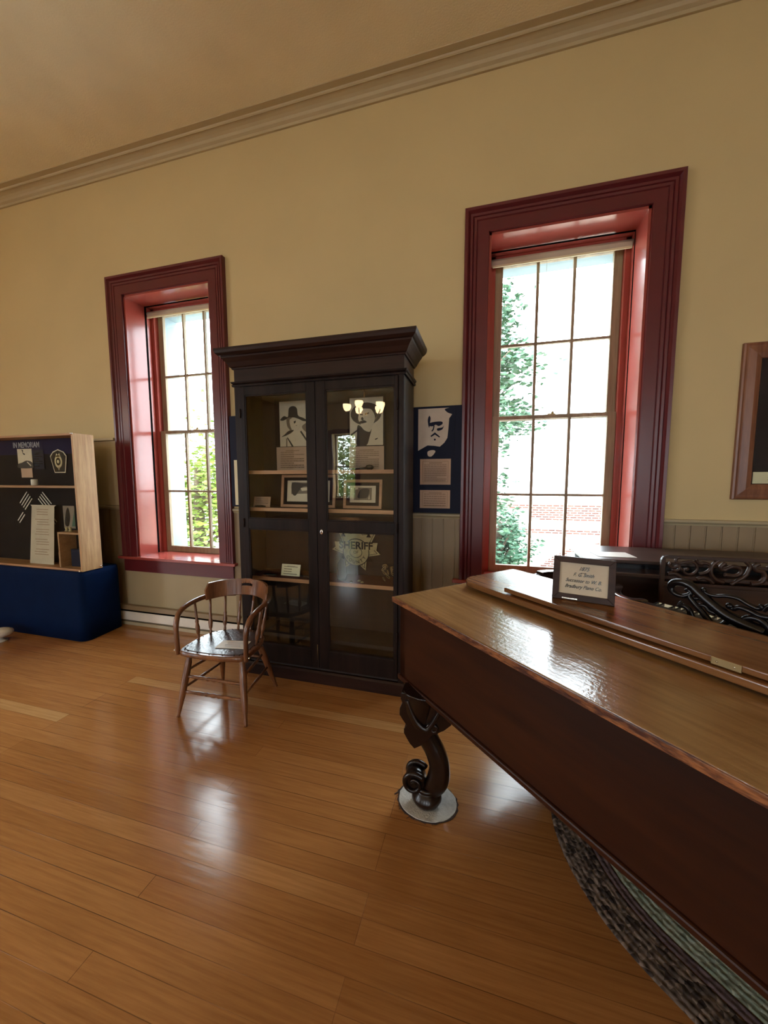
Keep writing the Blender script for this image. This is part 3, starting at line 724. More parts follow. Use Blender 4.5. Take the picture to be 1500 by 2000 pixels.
def textcard_polys(rows, seed=0, title=True, border=False):
    rnd = random.Random(seed); P = []
    if border:
        for q in ([(0.08, 0.10), (0.92, 0.10), (0.92, 0.112), (0.08, 0.112)], [(0.08, 0.90), (0.92, 0.90), (0.92, 0.912), (0.08, 0.912)],
                  [(0.08, 0.10), (0.088, 0.10), (0.088, 0.91), (0.08, 0.91)], [(0.912, 0.10), (0.92, 0.10), (0.92, 0.91), (0.912, 0.91)]): P.append((1, q))
    if title: P.append((1, [(0.3, 0.83), (0.72, 0.83), (0.72, 0.86), (0.3, 0.86)]))
    for i in range(rows):
        y = 0.76 - i*0.62/max(1, rows-1)
        x = 0.14; e = 0.86 if rnd.random() > 0.25 else 0.55
        while x < e:
            w = rnd.uniform(0.04, 0.11); P.append((1, [(x, y), (min(x+w, e), y), (min(x+w, e), y+0.22/rows), (x, y+0.22/rows)])); x += w+0.018
    return P
# top shelf
T1 = SH[0]
o = layers(-1.715, 2.800, T1, [(m, p) for m, p in textcard_polys(8, 1)], ['tan', 'tanink'], 'text_card', None, 0.295, 0.20); tag(o, 'tan printed card below the portrait of the hatted man in vest behind left door', 'card')
o = layers(-1.062, 2.800, T1, textcard_polys(9, 2), ['tan', 'tanink'], 'text_card', None, 0.29, 0.19); tag(o, 'tan printed card below the moustached man portrait behind right door', 'card')
o = layers(-1.682, 2.806, T1+0.205, HAT1, ['photo', 'ink', 'midink'], 'portrait_print', None, 0.262, 0.37); tag(o, 'sepia portrait of a young man in tall brimmed hat behind left door', 'portrait')
o = layers(-1.055, 2.806, T1+0.198, HAT2, ['photo', 'ink', 'midink'], 'portrait_print', None, 0.275, 0.37); tag(o, 'sepia portrait of a moustached older man in wide hat behind right door', 'portrait')
# black mounting boards that carry the portraits and cards
MB().box(-1.73, -1.40, 2.811, 2.817, T1, T1+0.60).build('portrait_mount', 'black')
tag(bpy.data.objects['portrait_mount'], 'black mounting board behind the young hatted man portrait and its card', 'board')
o = MB().box(-1.075, -0.765, 2.811, 2.817, T1, T1+0.59).build('portrait_mount', 'black'); tag(o, 'black mounting board behind the moustached man portrait and its card', 'board')
# dark pipe-like object in front of the right card
o = empty('smoking_pipe', 'small dark rounded pipe lying on the top shelf before the right card', 'pipe', (-0.87, 2.72, T1))
MB().ball((-0.865, 2.72, T1+0.022), 0.026, sc=(1.3, 1, 0.85)).build('bowl', 'ebony', o)
MB().tube([(-0.89, 2.72, T1+0.016), (-0.95, 2.722, T1+0.012), (-1.03, 2.725, T1+0.008)], [0.010, 0.007, 0.005], 8).build('stem', 'ebony', o)
# middle shelf
T2 = SH[1]
def small_frame(x0, x1, y, z0, z1, label, polys, lean=0.12, bw=0.022, fm='shelfedge', name='framed_photograph', cat='picture'):
    e = empty(name, label, cat, ((x0+x1)/2, y, z0))
    mx = Matrix.Translation((x0, y, z0)) @ Matrix.Rotation(-lean, 4, 'X')
    w, hh = x1-x0, z1-z0
    f = lambda a, b, d: mx @ Vector((a, -d, b))
    fr = MB()
    for q in ([(0, 0), (w, 0), (w-bw, bw), (bw, bw)], [(0, hh), (w, hh), (w-bw, hh-bw), (bw, hh-bw)], [(0, 0), (bw, bw), (bw, hh-bw), (0, hh)], [(w, 0), (w-bw, bw), (w-bw, hh-bw), (w, hh)]):
        fr.prism(q, f, -0.006, 0.010)
    fr.build('frame', fm, e, 0.001)
    mt = MB(); mt.prism([(bw, bw), (w-bw, bw), (w-bw, hh-bw), (bw, hh-bw)], f, -0.005, 0.0); mt.build('mat', 'black', e)
    pw, ph = w-2*bw-0.06, hh-2*bw-0.05
    p = MB(); g = lambda a, b, d: mx @ Vector((bw+0.03+a*pw, -d, bw+0.025+b*ph))
    p.prism([(0, 0), (1, 0), (1, 1), (0, 1)], g, 0, 0.001, 0)
    for i, (m, q) in enumerate(polys): p.prism(q, g, 0.001, 0.0016+0.0003*i, m)
    p.build('photograph', ['photo', 'ink', 'midink'], e)
    return e
SCN1 = [(2, [(0.1, 0.35), (0.9, 0.42), (0.92, 0.9), (0.1, 0.92)]), (1, blob([(0.12, 0.9), (0.4, 0.86), (0.7, 0.9), (0.9, 0.8), (0.7, 0.7), (0.4, 0.72), (0.28, 0.5), (0.2, 0.28), (0.12, 0.4)])), (1, [(0.62, 0.25), (0.66, 0.25), (0.66, 0.55), (0.61, 0.55)]), (0, [(0.35, 0.5), (0.55, 0.55), (0.5, 0.68), (0.32, 0.64)])]
SCN2 = [(2, [(0.15, 0.15), (0.85, 0.15), (0.85, 0.88), (0.15, 0.88)]), (1, blob([(0.3, 0.3), (0.4, 0.75), (0.6, 0.85), (0.75, 0.75), (0.7, 0.35), (0.55, 0.25)])), (0, [(0.2, 0.75), (0.32, 0.8), (0.3, 0.9), (0.2, 0.9)]), (0, [(0.72, 0.2), (0.78, 0.2), (0.76, 0.5)])]
small_frame(-1.625, -1.145, 2.70, T2, T2+0.265, 'wood framed old photograph on middle cabinet shelf behind the left door', SCN1)
small_frame(-1.075, -0.762, 2.70, T2, T2+0.225, 'wood framed old photograph on middle cabinet shelf behind the right door', SCN2)
o = layers(-1.86, 2.66, T2, textcard_polys(4, 5, False), ['tan', 'tanink'], 'note_card', None, 0.155, 0.085, 0.2); tag(o, 'small tan note card standing at the left end of the middle cabinet shelf', 'card')
# a row of small dark keepsakes
def lump(name, label, cat, c, sc, mat='ebony'):
    o = MB().ball((c[0], c[1], c[2]+sc[2]), 1.0, seg=12, sc=sc).build(name, mat); return tag(o, label, cat)
lump('dark_badge', 'dark small object lying before the note card on the middle cabinet shelf', 'keepsake', (-1.77, 2.62, T2), (0.055, 0.015, 0.009))
lump('dark_badge', 'small silver piece at right end of the middle cabinet shelf', 'keepsake', (-0.64, 2.64, T2), (0.012, 0.010, 0.020), 'chrome')
# lower shelf
T3 = SH[2]
o = layers(-1.62, 2.66, T3+0.001, textcard_polys(4, 9), ['cream', 'midink'], 'note_card', None, 0.17, 0.095, 0.25); tag(o, 'cream note card standing on the lower cabinet shelf behind the left door', 'card')
lump('dark_badge', 'long dark object left of the cream note card on the lower cabinet shelf', 'keepsake', (-1.70, 2.63, T3), (0.07, 0.02, 0.010))
lump('dark_badge', 'dark object right of the cream note card on the lower cabinet shelf', 'keepsake', (-1.37, 2.64, T3), (0.06, 0.018, 0.012))
# leather holster-like shape and small silver pieces
o = MB().prism([(-1.115, T3), (-1.04, T3), (-1.03, T3+0.05), (-1.05, T3+0.17), (-1.08, T3+0.18), (-1.12, T3+0.12)], XZ(2.64), 0, 0.02).build('dark_holster', 'ebony', None, 0.006); tag(o, 'upright dark leather piece at the left of the lower shelf behind the right door', 'holster')
for i, (x, y) in enumerate(((-0.985, 2.62), (-0.935, 2.66), (-0.90, 2.63))):
    o = MB().lathe([(0.014, 0), (0.014, 0.004), (0.006, 0.010)], Matrix.Translation((x, y, T3)), 8).build('silver_badge', 'gold' if i else 'chrome')
    tag(o, ['bright silver badge on lower shelf below the sheriff star', 'small gold badge at the back, below the sheriff star', 'small gold badge at the front right, below the sheriff star'][i], 'badge', 'badges on the lower shelf')
# shackles
sh = empty('leg_shackles', 'old metal chain shackles heaped at the right end of the lower cabinet shelf', 'shackles', (-0.69, 2.68, T3))
rnd = random.Random(3)
for k in range(16):
    cx, cy, cz = rnd.uniform(-0.745, -0.645), rnd.uniform(2.66, 2.70), T3+0.02+rnd.uniform(0, 0.11)
    a = rnd.uniform(0, PI); ca, sa = math.cos(a), math.sin(a); b2 = rnd.uniform(0, PI)
    pts = []
    for q in range(10):
        t = 2*PI*q/10; px, pz = 0.018*math.cos(t), 0.010*math.sin(t)
        pts.append((cx+px*ca-pz*sa*0.4, cy+pz*0.5*math.sin(b2), cz+px*sa+pz*ca))
    MB().tube(pts, 0.0028, 6, closed=True).build('chain_link', 'brass', sh)
# sheriff star: seven-pointed on a stand board
st = empty('sheriff_star', 'large gold star decal lettered SHERIFF COUNTY on lower shelf behind right door', 'star badge', (-1.02, 2.83, T3))
scx, scz, yb_ = -1.015, 1.045, 2.825
star = []
for k in range(14):
    a = PI/2 - 0.06 + 2*PI*k/14
    rr = 0.215 if k % 2 == 0 else 0.125
    star.append((scx+rr*math.cos(a), scz+rr*math.sin(a)))
sb = MB().prism(star, XZ(yb_), -0.006, 0.0, 0)
inner = [(scx+(a-scx)*0.90, scz+(b-scz)*0.90) for a, b in star]
sb.prism(inner, XZ(yb_), -0.0075, -0.005, 1)
inner2 = [(scx+(a-scx)*0.86, scz+(b-scz)*0.86) for a, b in star]
sb.prism(inner2, XZ(yb_), -0.009, -0.006, 0)
sb.prism(ell(scx, scz-0.05, 0.115, 0.115, 30), XZ(yb_), -0.0105, -0.008, 1)
sb.prism(ell(scx, scz-0.05, 0.108, 0.108, 30), XZ(yb_), -0.0115, -0.009, 0)
sb.prism(ell(scx, scz-0.05, 0.055, 0.045, 24), XZ(yb_), -0.0125, -0.010, 1)
sb.prism(ell(scx, scz-0.05, 0.050, 0.040, 24), XZ(yb_), -0.0135, -0.011, 0)
sb.prism([(scx-0.175, scz-0.025), (scx+0.175, scz-0.025), (scx+0.185, scz+0.035), (scx-0.185, scz+0.035)], XZ(yb_), -0.0145, -0.010, 0)
for (px, pz) in ((0.0, 0.13), (-0.11, 0.09), (0.11, 0.09), (-0.12, -0.11), (0.12, -0.11)):
    sb.prism([(scx+px-0.02, scz+pz-0.012), (scx+px+0.02, scz+pz-0.012), (scx+px, scz+pz+0.025)], XZ(yb_), -0.0125, -0.008, 1)
sb.build('star_plate', ['gold', 'black'], st)
text_mesh('SHERIFF', 0.084, 'lettering', 'black', upright(scx, yb_-0.0152, scz+0.005), st, offset=0.0024)
text_mesh('OF', 0.035, 'lettering', 'black', upright(scx, yb_-0.0142, scz-0.05), st)
for i, ch in enumerate('COUNTY'):
    a = math.radians(-90 + (i-2.5)*24)
    r_ = 0.082
    mx = upright(scx+r_*math.cos(a), yb_-0.0122, scz-0.05+r_*math.sin(a)) @ Matrix.Rotation(a+PI/2, 4, 'Z')
    text_mesh(ch, 0.036, 'lettering', 'black', mx, st, offset=0.0006)
MB().box(scx-0.012, scx+0.012, yb_+0.001, yb_+0.008, T3, scz).build('prop_strut', 'black', st)

# ================================================================== POSTER BOARDS ON WALL
def wall_board(x0, x1, z0, z1, label, seed, portrait=True):
    e = empty('poster_board', label, 'poster', ((x0+x1)/2, YF-0.02, z0))
    MB().box(x0, x1, YF-0.050, YF-0.036, z0, z1).build('board', 'navyboard', e, 0.001)
    return e
pb = wall_board(-0.600, -0.196, 1.312, 2.182, 'navy poster board with bearded man portrait and two tan cards beside right window', 1)
yy = YF-0.0505
layers(-0.548, yy, 1.780, BEARD, ['photowhite', 'navyboard'], 'portrait_print', pb, 0.30, 0.385)
layers(-0.530, yy, 1.548, textcard_polys(10, 11, True, True), ['tan', 'tanink'], 'text_card', pb, 0.252, 0.21)
layers(-0.530, yy, 1.352, textcard_polys(6, 12, True, True), ['tan', 'tanink'], 'text_card', pb, 0.250, 0.15)
pb2 = wall_board(-2.372, -1.96, 1.330, 2.190, 'black poster board half hidden between the left window and the cabinet', 2)
layers(-2.335, yy, 1.345, [], ['cream'], 'text_card', pb2, 0.30, 0.43)

# framed picture right
fp = empty('framed_picture', 'large brown wooden framed dark picture with paper caption on wall at right', 'picture', (2.05, YF-0.01, 1.453))
x0, x1, z0, z1, bw = 1.636, 2.55, 1.453, 2.492, 0.105
fr = MB()
rows = []
prof = [(0, 0), (0, 0.022), (0.008, 0.030), (0.020, 0.024), (0.028, 0.024), (0.070, 0.030), (0.100, 0.022), (0.105, 0.016), (0.105, 0)]
for o_, d in prof:
    rows.append([fr.b.verts.new(p) for p in ((x0+o_, YF-d, z0+o_), (x1-o_, YF-d, z0+o_), (x1-o_, YF-d, z1-o_), (x0+o_, YF-d, z1-o_))])
for A, Bq in zip(rows, rows[1:]):
    for k in range(4): fr._f([A[k], A[(k+1) % 4], Bq[(k+1) % 4], Bq[k]])
fr.build('frame', 'frame', fp)
MB().box(x0+bw, x1-bw, YF-0.012, YF-0.002, z0+bw, z1-bw).build('picture', 'darkpic', fp)
MB().box(x0+bw, x1-bw, YF-0.0165, YF-0.0145, z0+bw, z1-bw).build('glass', 'caseglass', fp)
MB().box(1.748, 2.20, YF-0.0145, YF-0.0125, 1.562, 1.640).build('caption', 'cream', fp)
text_mesh('1', 0.05, 'lettering', 'silver', upright(1.80, YF-0.013, 2.36), fp)
cp = MB(); 
for k in range(3): cp.box(1.83, 2.12, YF-0.0150, YF-0.0144, 1.585+0.016*k, 1.589+0.016*k)
cp.build('caption_lines', 'midink', fp)

# ================================================================== BLUE TABLE AND MEMORIAL CASE
bt = empty('draped_table', 'low table under a plain blue floor-length cloth left of the window', 'table', (-4.7, 2.8, 0))
def cloth_box(x0, x1, y0, y1, z0, z1):
    mb = MB(); rings = []
    nseg = 26
    for j, z in enumerate([z0, z0+0.2, z0+0.4, z1-0.06, z1-0.015, z1]):
        t = (z-z0)/(z1-z0); ins = 0.0 if j < 3 else (0.0, 0.004, 0.016)[j-3]
        flare = 0.03*(1-t)
        rad = 0.05
        ring = []
        cor = [(x1-rad, y0+rad, -90), (x1-rad, y1-rad, 0), (x0+rad, y1-rad, 90), (x0+rad, y0+rad, 180)]
        for cx, cy, a0 in cor:
            for k in range(7):
                a = math.radians(a0+15*k); r_ = rad+flare*(1 if a0 in (-90, 180) else 0)-ins
                ring.append(mb.b.verts.new((cx+r_*math.cos(a), cy+r_*math.sin(a), z)))
        rings.append(ring)
    for A, Bq in zip(rings, rings[1:]):
        n = len(A)
        for k in range(n): mb._f([A[k], A[(k+1) % n], Bq[(k+1) % n], Bq[k]], 0, True)
    mb._f(rings[-1]); mb._f(rings[0][::-1])
    return mb
cloth_box(-5.7, -3.772, 2.60, 3.00, 0.004, 0.69).build('cloth', 'blue', bt)
DX0, DX1, DY0, DY1, DZ0, DZ1 = -5.40, -3.772, 2.62, 2.815, 0.692, 2.03
dc = empty('memorial_display_case', 'oak display case headed IN MEMORIAM standing on the blue draped table', 'display case', ((DX0+DX1)/2, 2.72, DZ0))
MB().box(DX1-0.022, DX1, DY0, DY1, DZ0, DZ1).build('side_panel', 'oak', dc, 0.002)
MB().box(DX0, DX0+0.022, DY0, DY1, DZ0, DZ1).build('side_panel', 'oak', dc, 0.002)
MB().box(DX0+0.022, DX1-0.022, DY0, DY1, DZ1-0.02, DZ1).build('top_panel', 'oakd', dc, 0.002)
MB().box(DX0+0.022, DX1-0.022, DY0, DY1, DZ0, DZ0+0.022).build('bottom_panel', 'oakd', dc, 0.002)
MB().box(DX0+0.022, DX1-0.022, DY1-0.012, DY1-0.004, DZ0+0.022, DZ1-0.02).build('back_panel', 'black', dc)
MB().box(DX0+0.022, DX1-0.022, DY1-0.018, DY1-0.012, DZ1-0.175, DZ1-0.02).build('header', 'navy', dc)
text_mesh('IN MEMORIAM', 0.082, 'lettering', 'silver', upright(-4.695, DY1-0.0195, 1.992-0.04), dc, squash=0.74, offset=0.0012)
MB().box(DX0+0.022, DX1-0.022, DY0+0.015, DY1-0.012, 1.508, 1.532).build('shelf', 'oakd', dc, 0.002)
MB().box(-4.105, -4.087, DY0+0.02, DY1-0.014, DZ0+0.022, 1.052).build('divider', 'oakd', dc, 0.002)
MB().box(-4.105, DX1-0.022, DY0+0.02, DY1-0.014, 1.052, 1.070).build('cubby_top', 'oakd', dc, 0.002)
for (x, z, y) in ((DX1-0.008, DZ1-0.006, DY0-0.004), (DX1-0.03, DZ0+0.006, DY0-0.004), (DX1+0.003, DZ0+0.02, DY1-0.02)):
    MB().ball((x, y, z), 0.011, seg=10).build('corner_clip', 'chrome', dc)
MB().box(DX0+0.024, DX1-0.022, DY0+0.004, DY0+0.007, DZ0+0.022, DZ1-0.02).build('glass_front', 'caseglass', dc)
BY = DY1-0.020
def pin(name, x, z, w, hh, polys, mats, label, cat):
    o = layers(x, BY, z, polys, mats, name, None, w, hh); return tag(o, label, cat)
pin('photograph_print', -4.835, 1.715, 0.215, 0.20, [(1, blob([(0.32, 0.96), (0.42, 0.92), (0.40, 0.80), (0.52, 0.74), (0.5, 0.68), (0.4, 0.74), (0.36, 0.86)])), (1, blob([(0.0, 0.2), (0.3, 0.28), (0.6, 0.38), (0.95, 0.30), (1.0, 0.0), (0.0, 0.0)])), (0, [(0.62, 0.30), (0.68, 0.32), (0.92, 0.12), (0.88, 0.08)])], ['photo', 'ink'], 'pale photograph above a dark desk figure on the upper shelf of memorial case', 'photograph')
pin('photograph_caption', -4.80, 1.612, 0.165, 0.10, [], ['tan'], 'small tan caption card under the pale photograph in memorial case', 'card')
pin('memorial_text', -4.60, 1.70, 0.15, 0.20, textcard_polys(6, 21), ['navyboard', 'ebony'], 'dark text sheet right of the pale photograph in memorial case', 'sheet')
# shield patch
sx, sz = -4.237, 1.775
shp = [(-0.115, 0.055), (-0.075, 0.10), (0, 0.125), (0.075, 0.10), (0.115, 0.055), (0.085, -0.115), (-0.065, -0.115)]
e = empty('shield_patch', 'five-sided dark shoulder patch with gold badge in memorial case', 'patch', (sx, BY, sz-0.12))
m_ = MB().prism([(sx+a, sz+b) for a, b in shp], XZ(BY), -0.003, 0, 0); m_.prism([(sx+a*0.92, sz+b*0.92) for a, b in shp], XZ(BY), -0.0045, -0.002, 1)
m_.build('patch_field', ['photo', 'ebony'], e)
g_ = MB().prism(ell(sx, sz, 0.052, 0.066, 24), XZ(BY), -0.006, -0.003, 0)
g_.prism([(sx-0.035, sz+0.05), (sx-0.02, sz+0.085), (sx, sz+0.065), (sx+0.02, sz+0.085), (sx+0.035, sz+0.05)], XZ(BY), -0.006, -0.003, 0)
g_.prism([(sx-0.015, sz-0.06), (sx+0.015, sz-0.06), (sx, sz-0.09)], XZ(BY), -0.006, -0.003, 0)
g_.prism(ell(sx, sz, 0.032, 0.040, 20), XZ(BY), -0.0075, -0.005, 1); g_.prism(ell(sx, sz, 0.016, 0.018, 14), XZ(BY), -0.009, -0.006, 0)
g_.build('badge_motif', ['gold', 'ebony'], e)
# white votive on the shelf
o = MB().lathe([(0.026, 0), (0.028, 0.01), (0.027, 0.058), (0.022, 0.062)], Matrix.Translation((-4.46, 2.70, 1.532)), 18).build('candle_cup', 'white'); tag(o, 'small white candle cup on the middle shelf of memorial case', 'candle')
# parchment scroll with chevrons
e = empty('parchment_scroll', 'long cream parchment sheet with lines of text leaning in memorial case', 'scroll', (-4.42, 2.72, DZ0+0.022))
mx = Matrix.Translation((-4.622, 2.70, DZ0+0.022)) @ Matrix.Rotation(math.radians(-5), 4, 'X')
sc_ = MB(); f_ = lambda a, b, d: mx @ Vector((a, -d, b))
sc_.prism([(0.0, 0), (0.345, 0.0), (0.335, 0.60), (0.36, 0.615), (-0.012, 0.615), (0.01, 0.60)], f_, 0, 0.003, 0)
sc_.build('sheet', 'parch', e)
rnd = random.Random(5); ll = MB()
for k in range(20):
    z = 0.565-k*0.026
    if k % 4 == 3: continue
    a, b = 0.065+rnd.uniform(0, 0.03), 0.275-rnd.uniform(0, 0.03)
    ll.prism([(a, z), (b, z), (b, z+0.006), (a, z+0.006)], f_, 0.003, 0.0038, 0)
ll.build('text_lines', 'tanink', e)
for s_ in (-1, 1):
    for (n_, ox, oz, L) in ((4, 0.175, 1.398, 0.085), (2, 0.245, 1.192, 0.065)):
        for k in range(n_):
            c = Vector((-4.625+s_*(ox-0.023*k), BY, oz-0.023*k))
            p = Vector((s_*0.70, 0, -0.71))*L; q = Vector((0.71, 0, s_*0.70))*0.0048
            pts = [c-p+q, c+p+q, c+p-q, c-p-q]
            o = MB().prism([(v.x, v.z) for v in pts], XZ(BY), -0.003, 0).build('sleeve_stripe', 'white')
            tag(o, 'white diagonal sleeve stripe ' + ('above' if n_ == 4 else 'beside') + ' the parchment, ' + ('left' if s_ < 0 else 'right') + ' hand set, ' + (('outermost' , 'second from outside', 'third from outside', 'innermost')[k] if n_ == 4 else ('outer', 'inner')[k]), 'stripe', 'white sleeve stripes in memorial case')
pin('colour_photograph', -4.236, 1.085, 0.16, 0.235, [(1, blob([(0.1, 0.2), (0.3, 0.8), (0.5, 0.9), (0.6, 0.5), (0.4, 0.1)])), (2, [(0.7, 0.1), (1, 0.1), (1, 0.8)])], ['midink', 'ebony', 'leafa'], 'dark colour photograph standing right of the parchment in memorial case', 'photograph')
for i, (a, zz) in enumerate(((-4.06, 1.07), (-4.01, 1.07))):
    o = MB().lathe([(0.016, 0), (0.02, 0.008), (0.010, 0.018), (0.015, 0.034), (0.004, 0.048)], Matrix.Translation((a, 2.70, zz)), 10).build('small_figurine', 'gold')
    tag(o, ['small gold figurine on the cubby top at the left', 'small gold figurine on the cubby top at the right'][i], 'figurine', 'figurines on the cubby')
o = MB().box(-4.03, -3.86, 2.70, 2.74, DZ0+0.022, DZ0+0.20).build('dark_box', 'navyboard', None, 0.004); tag(o, 'dark small box inside the cubby at the right of memorial case', 'box')
o = MB().box(-4.25, -4.15, 2.73, 2.75, DZ0+0.022, DZ0+0.15).build('wooden_block', 'shelfedge', None, 0.003); tag(o, 'small orange-brown wooden block between the parchment and the cubby', 'block')

# white pedestal base at left edge
o = empty('white_pedestal', 'round white pedestal base on the floor at the left edge before blue table', 'stand', (-4.62, 2.36, 0))
MB().lathe([(0.06, 0), (0.06, 0.012), (0.03, 0.018), (0.028, 0.05)], Matrix.Translation((-4.60, 2.38, 0)), 20).build('foot', 'white', o)
MB().lathe([(0.05, 0.05), (0.095, 0.062), (0.105, 0.08), (0.10, 0.10), (0.06, 0.118), (0.01, 0.122)], Matrix.Translation((-4.60, 2.38, 0)), 24).build('dome', 'white', o)

# ================================================================== CHAIR (captain's chair)
ch_rz = math.radians(3.6)
cho = empty('captains_chair', 'brown wooden captain chair with curved arms and spindles before the cabinet', 'chair', (-1.735, 2.14, 0), ch_rz)
def CB(nm, mat, mb, bev=0.0, p=cho): return mb.build(nm, mat, p, bev, world=False)
def seat_outline(k=1.0):
    pts = [(-0.24, -0.185), (-0.19, -0.215), (0, -0.232), (0.19, -0.215), (0.24, -0.185), (0.25, -0.10), (0.245, 0.02), (0.20, 0.13), (0.10, 0.195), (0, 0.21), (-0.10, 0.195), (-0.20, 0.13), (-0.245, 0.02), (-0.25, -0.10)]
    return [(p.x*k, p.y*k) for p in smooth_path([(a, b, 0) for a, b in pts], 4, True)]
so = CB('seat', 'chair', MB().prism(seat_outline(), lambda a, b, d: Vector((a, b, d)), 0.418, 0.452, 0, True), 0.008)
CB('seat_pad', 'seat', MB().prism(seat_outline(0.88), lambda a, b, d: Vector((a, b, d)), 0.452, 0.456, 0, True), 0.002)
ol = seat_outline(0.90)
for i in range(0, len(ol), 2): CB('tack', 'ebony', MB().ball((ol[i][0], ol[i][1], 0.4545), 0.0045, seg=6))
LEG = [(0, 0.020), (0.03, 0.022), (0.06, 0.017), (0.09, 0.021), (0.12, 0.017), (0.16, 0.022), (0.35, 0.024), (0.55, 0.021), (0.62, 0.022), (0.80, 0.016), (0.97, 0.011), (1.0, 0.012)]
feet = {'fl': ((-0.19, -0.15), (-0.245, -0.225)), 'fr': ((0.20, -0.15), (0.258, -0.225)), 'bl': ((-0.15, 0.12), (-0.225, 0.225)), 'br': ((0.15, 0.12), (0.222, 0.245))}
def legpt(k, z):
    (a, b), (c, d) = feet[k]; t = 1-z/0.425
    return (a+(c-a)*t, b+(d-b)*t, z)
for k in feet:
    CB('leg', 'chair', MB().turned(legpt(k, 0.425), legpt(k, 0.0), LEG))
STR = [(0, 0.008), (0.12, 0.010), (0.3, 0.012), (0.36, 0.009), (0.40, 0.014), (0.44, 0.009), (0.50, 0.015), (0.56, 0.009), (0.60, 0.014), (0.64, 0.009), (0.70, 0.012), (0.88, 0.010), (1, 0.008)]
PL = [(0, 0.007), (0.5, 0.011), (1, 0.007)]
for a, b, z1, z2, pf in (('fl', 'fr', 0.265, 0.255, STR), ('fl', 'fr', 0.165, 0.158, STR), ('fl', 'bl', 0.30, 0.30, PL), ('fl', 'bl', 0.185, 0.185, PL), ('fr', 'br', 0.30, 0.30, PL), ('fr', 'br', 0.185, 0.185, PL), ('bl', 'br', 0.27, 0.27, PL)):
    CB('stretcher', 'chair', MB().turned(legpt(a, z1), legpt(b, z2), pf))
# bentwood arm: from the back bow round to the front corners of the seat
def armside(s):
    P = [(0.10*s, 0.252, 0.712), (0.19*s, 0.212, 0.714), (0.245*s, 0.13, 0.722), (0.268*s, 0.03, 0.722), (0.272*s, -0.08, 0.712), (0.268*s, -0.15, 0.685), (0.262*s, -0.183, 0.63), (0.258*s, -0.190, 0.56), (0.255*s, -0.188, 0.42)]
    return smooth_path(P, 6)
for s in (-1, 1):
    p = armside(s); n = len(p)
    CB('arm', 'chair', MB().tube(p, [0.0175 if i < n*0.8 else 0.0155 for i in range(n)], 12))
    CB('arm_bolt', 'chrome', MB().ball((0.278*s, -0.19, 0.445), 0.007, seg=8))
# crest rail: curved board with a hand slot
def crest():
    mb = MB(); n = 40; R = 0.262
    def pt(ang, z, out):
        r = R+out
        return Vector((r*math.sin(ang)*1.0, -0.005+r*math.cos(ang)*0.98, z))
    am = math.radians(68)
    cols = []
    for i in range(n+1):
        a = -am + 2*am*i/n; t = abs(a)/am
        top = 0.832 - 0.012*t**2 - (0.0 if t < 0.9 else (t-0.9)*0.9*0.5)
        bot = 0.700 + 0.010*(1-t)
        cols.append((a, top, bot))
    hole = math.radians(11)
    for i in range(n):
        a0, t0, b0 = cols[i]; a1, t1, b1 = cols[i+1]
        am_ = (a0+a1)/2
        spans = [(b0, t0, b1, t1)]
        if abs(am_) < hole:
            z0 = 0.778; z1h = 0.778+0.018*math.sqrt(max(0, 1-(am_/hole)**2))+0.004
            spans = [(b0, z0, b1, z0), (z1h, t0, z1h, t1)]
        for (p0, q0, p1, q1) in spans:
            tilt = 0.012
            v = [mb.b.verts.new(pt(a, z, o + tilt*(z-0.70)/0.13)) for a, z, o in ((a0, p0, -0.009), (a1, p1, -0.009), (a1, q1, -0.009), (a0, q0, -0.009), (a0, p0, 0.009), (a1, p1, 0.009), (a1, q1, 0.009), (a0, q0, 0.009))]
            for q in ((0, 1, 2, 3), (7, 6, 5, 4), (0, 4, 5, 1), (3, 2, 6, 7), (0, 3, 7, 4), (1, 5, 6, 2)): mb._f([v[i_] for i_ in q])
    bmesh.ops.remove_doubles(mb.b, verts=mb.b.verts[:], dist=0.0004)
    return mb
co = CB('crest_rail', 'chair', crest(), 0.004)
SP = [(0, 0.008), (0.08, 0.010), (0.14, 0.007), (0.2, 0.013), (0.34, 0.016), (0.45, 0.010), (0.5, 0.013), (0.55, 0.009), (0.8, 0.009), (1, 0.008)]
for x0_, y0_, x1_, y1_ in [(-0.225, -0.02, -0.262, 0.0), (-0.205, 0.08, -0.235, 0.13), (-0.14, 0.155, -0.165, 0.215), (-0.05, 0.188, -0.057, 0.25), (0.05, 0.188, 0.057, 0.25), (0.14, 0.155, 0.165, 0.215), (0.205, 0.08, 0.235, 0.13), (0.225, -0.02, 0.262, 0.0)]:
    CB('spindle', 'chair', MB().turned((x0_, y0_, 0.445), (x1_, y1_, 0.712), SP, 10))
# paper
o = layers(-1.745, 2.010, 0.4575, [], ['cream', 'midink'], 'paper_card', None, 0.19, 0.11)
C.objects.unlink(o); bpy.data.objects.remove(o)
pc = MB(); mxp = Matrix.Translation((-1.652, 2.083, 0.4595)) @ Matrix.Rotation(math.radians(11), 4, 'Z')
pc.obox(mxp, 0.20, 0.115, 0.003, 0)
for k in range(4): pc.obox(mxp @ Matrix.Translation((0.01*(k % 2), 0.03-0.02*k, 0.0018)), 0.11, 0.006, 0.0006, 1)
o = pc.build('paper_card', ['white', 'silver']); tag(o, 'white printed card lying on the seat of the wooden armchair', 'card')

# ================================================================== SQUARE PIANO
PA = (-0.4264, 1.7822, 0.0); PR = math.radians(-44.6)
pi_ = empty('square_piano', 'large square grand piano with brown wooden case filling the lower right', 'piano', PA, PR)
def PB(nm, mat, mb, bev=0.0, p=pi_, segs=2, label=None): return mb.build(nm, mat, p, bev, world=False, segs=segs, label=label)
PLN, PDP = 2.15, 1.26
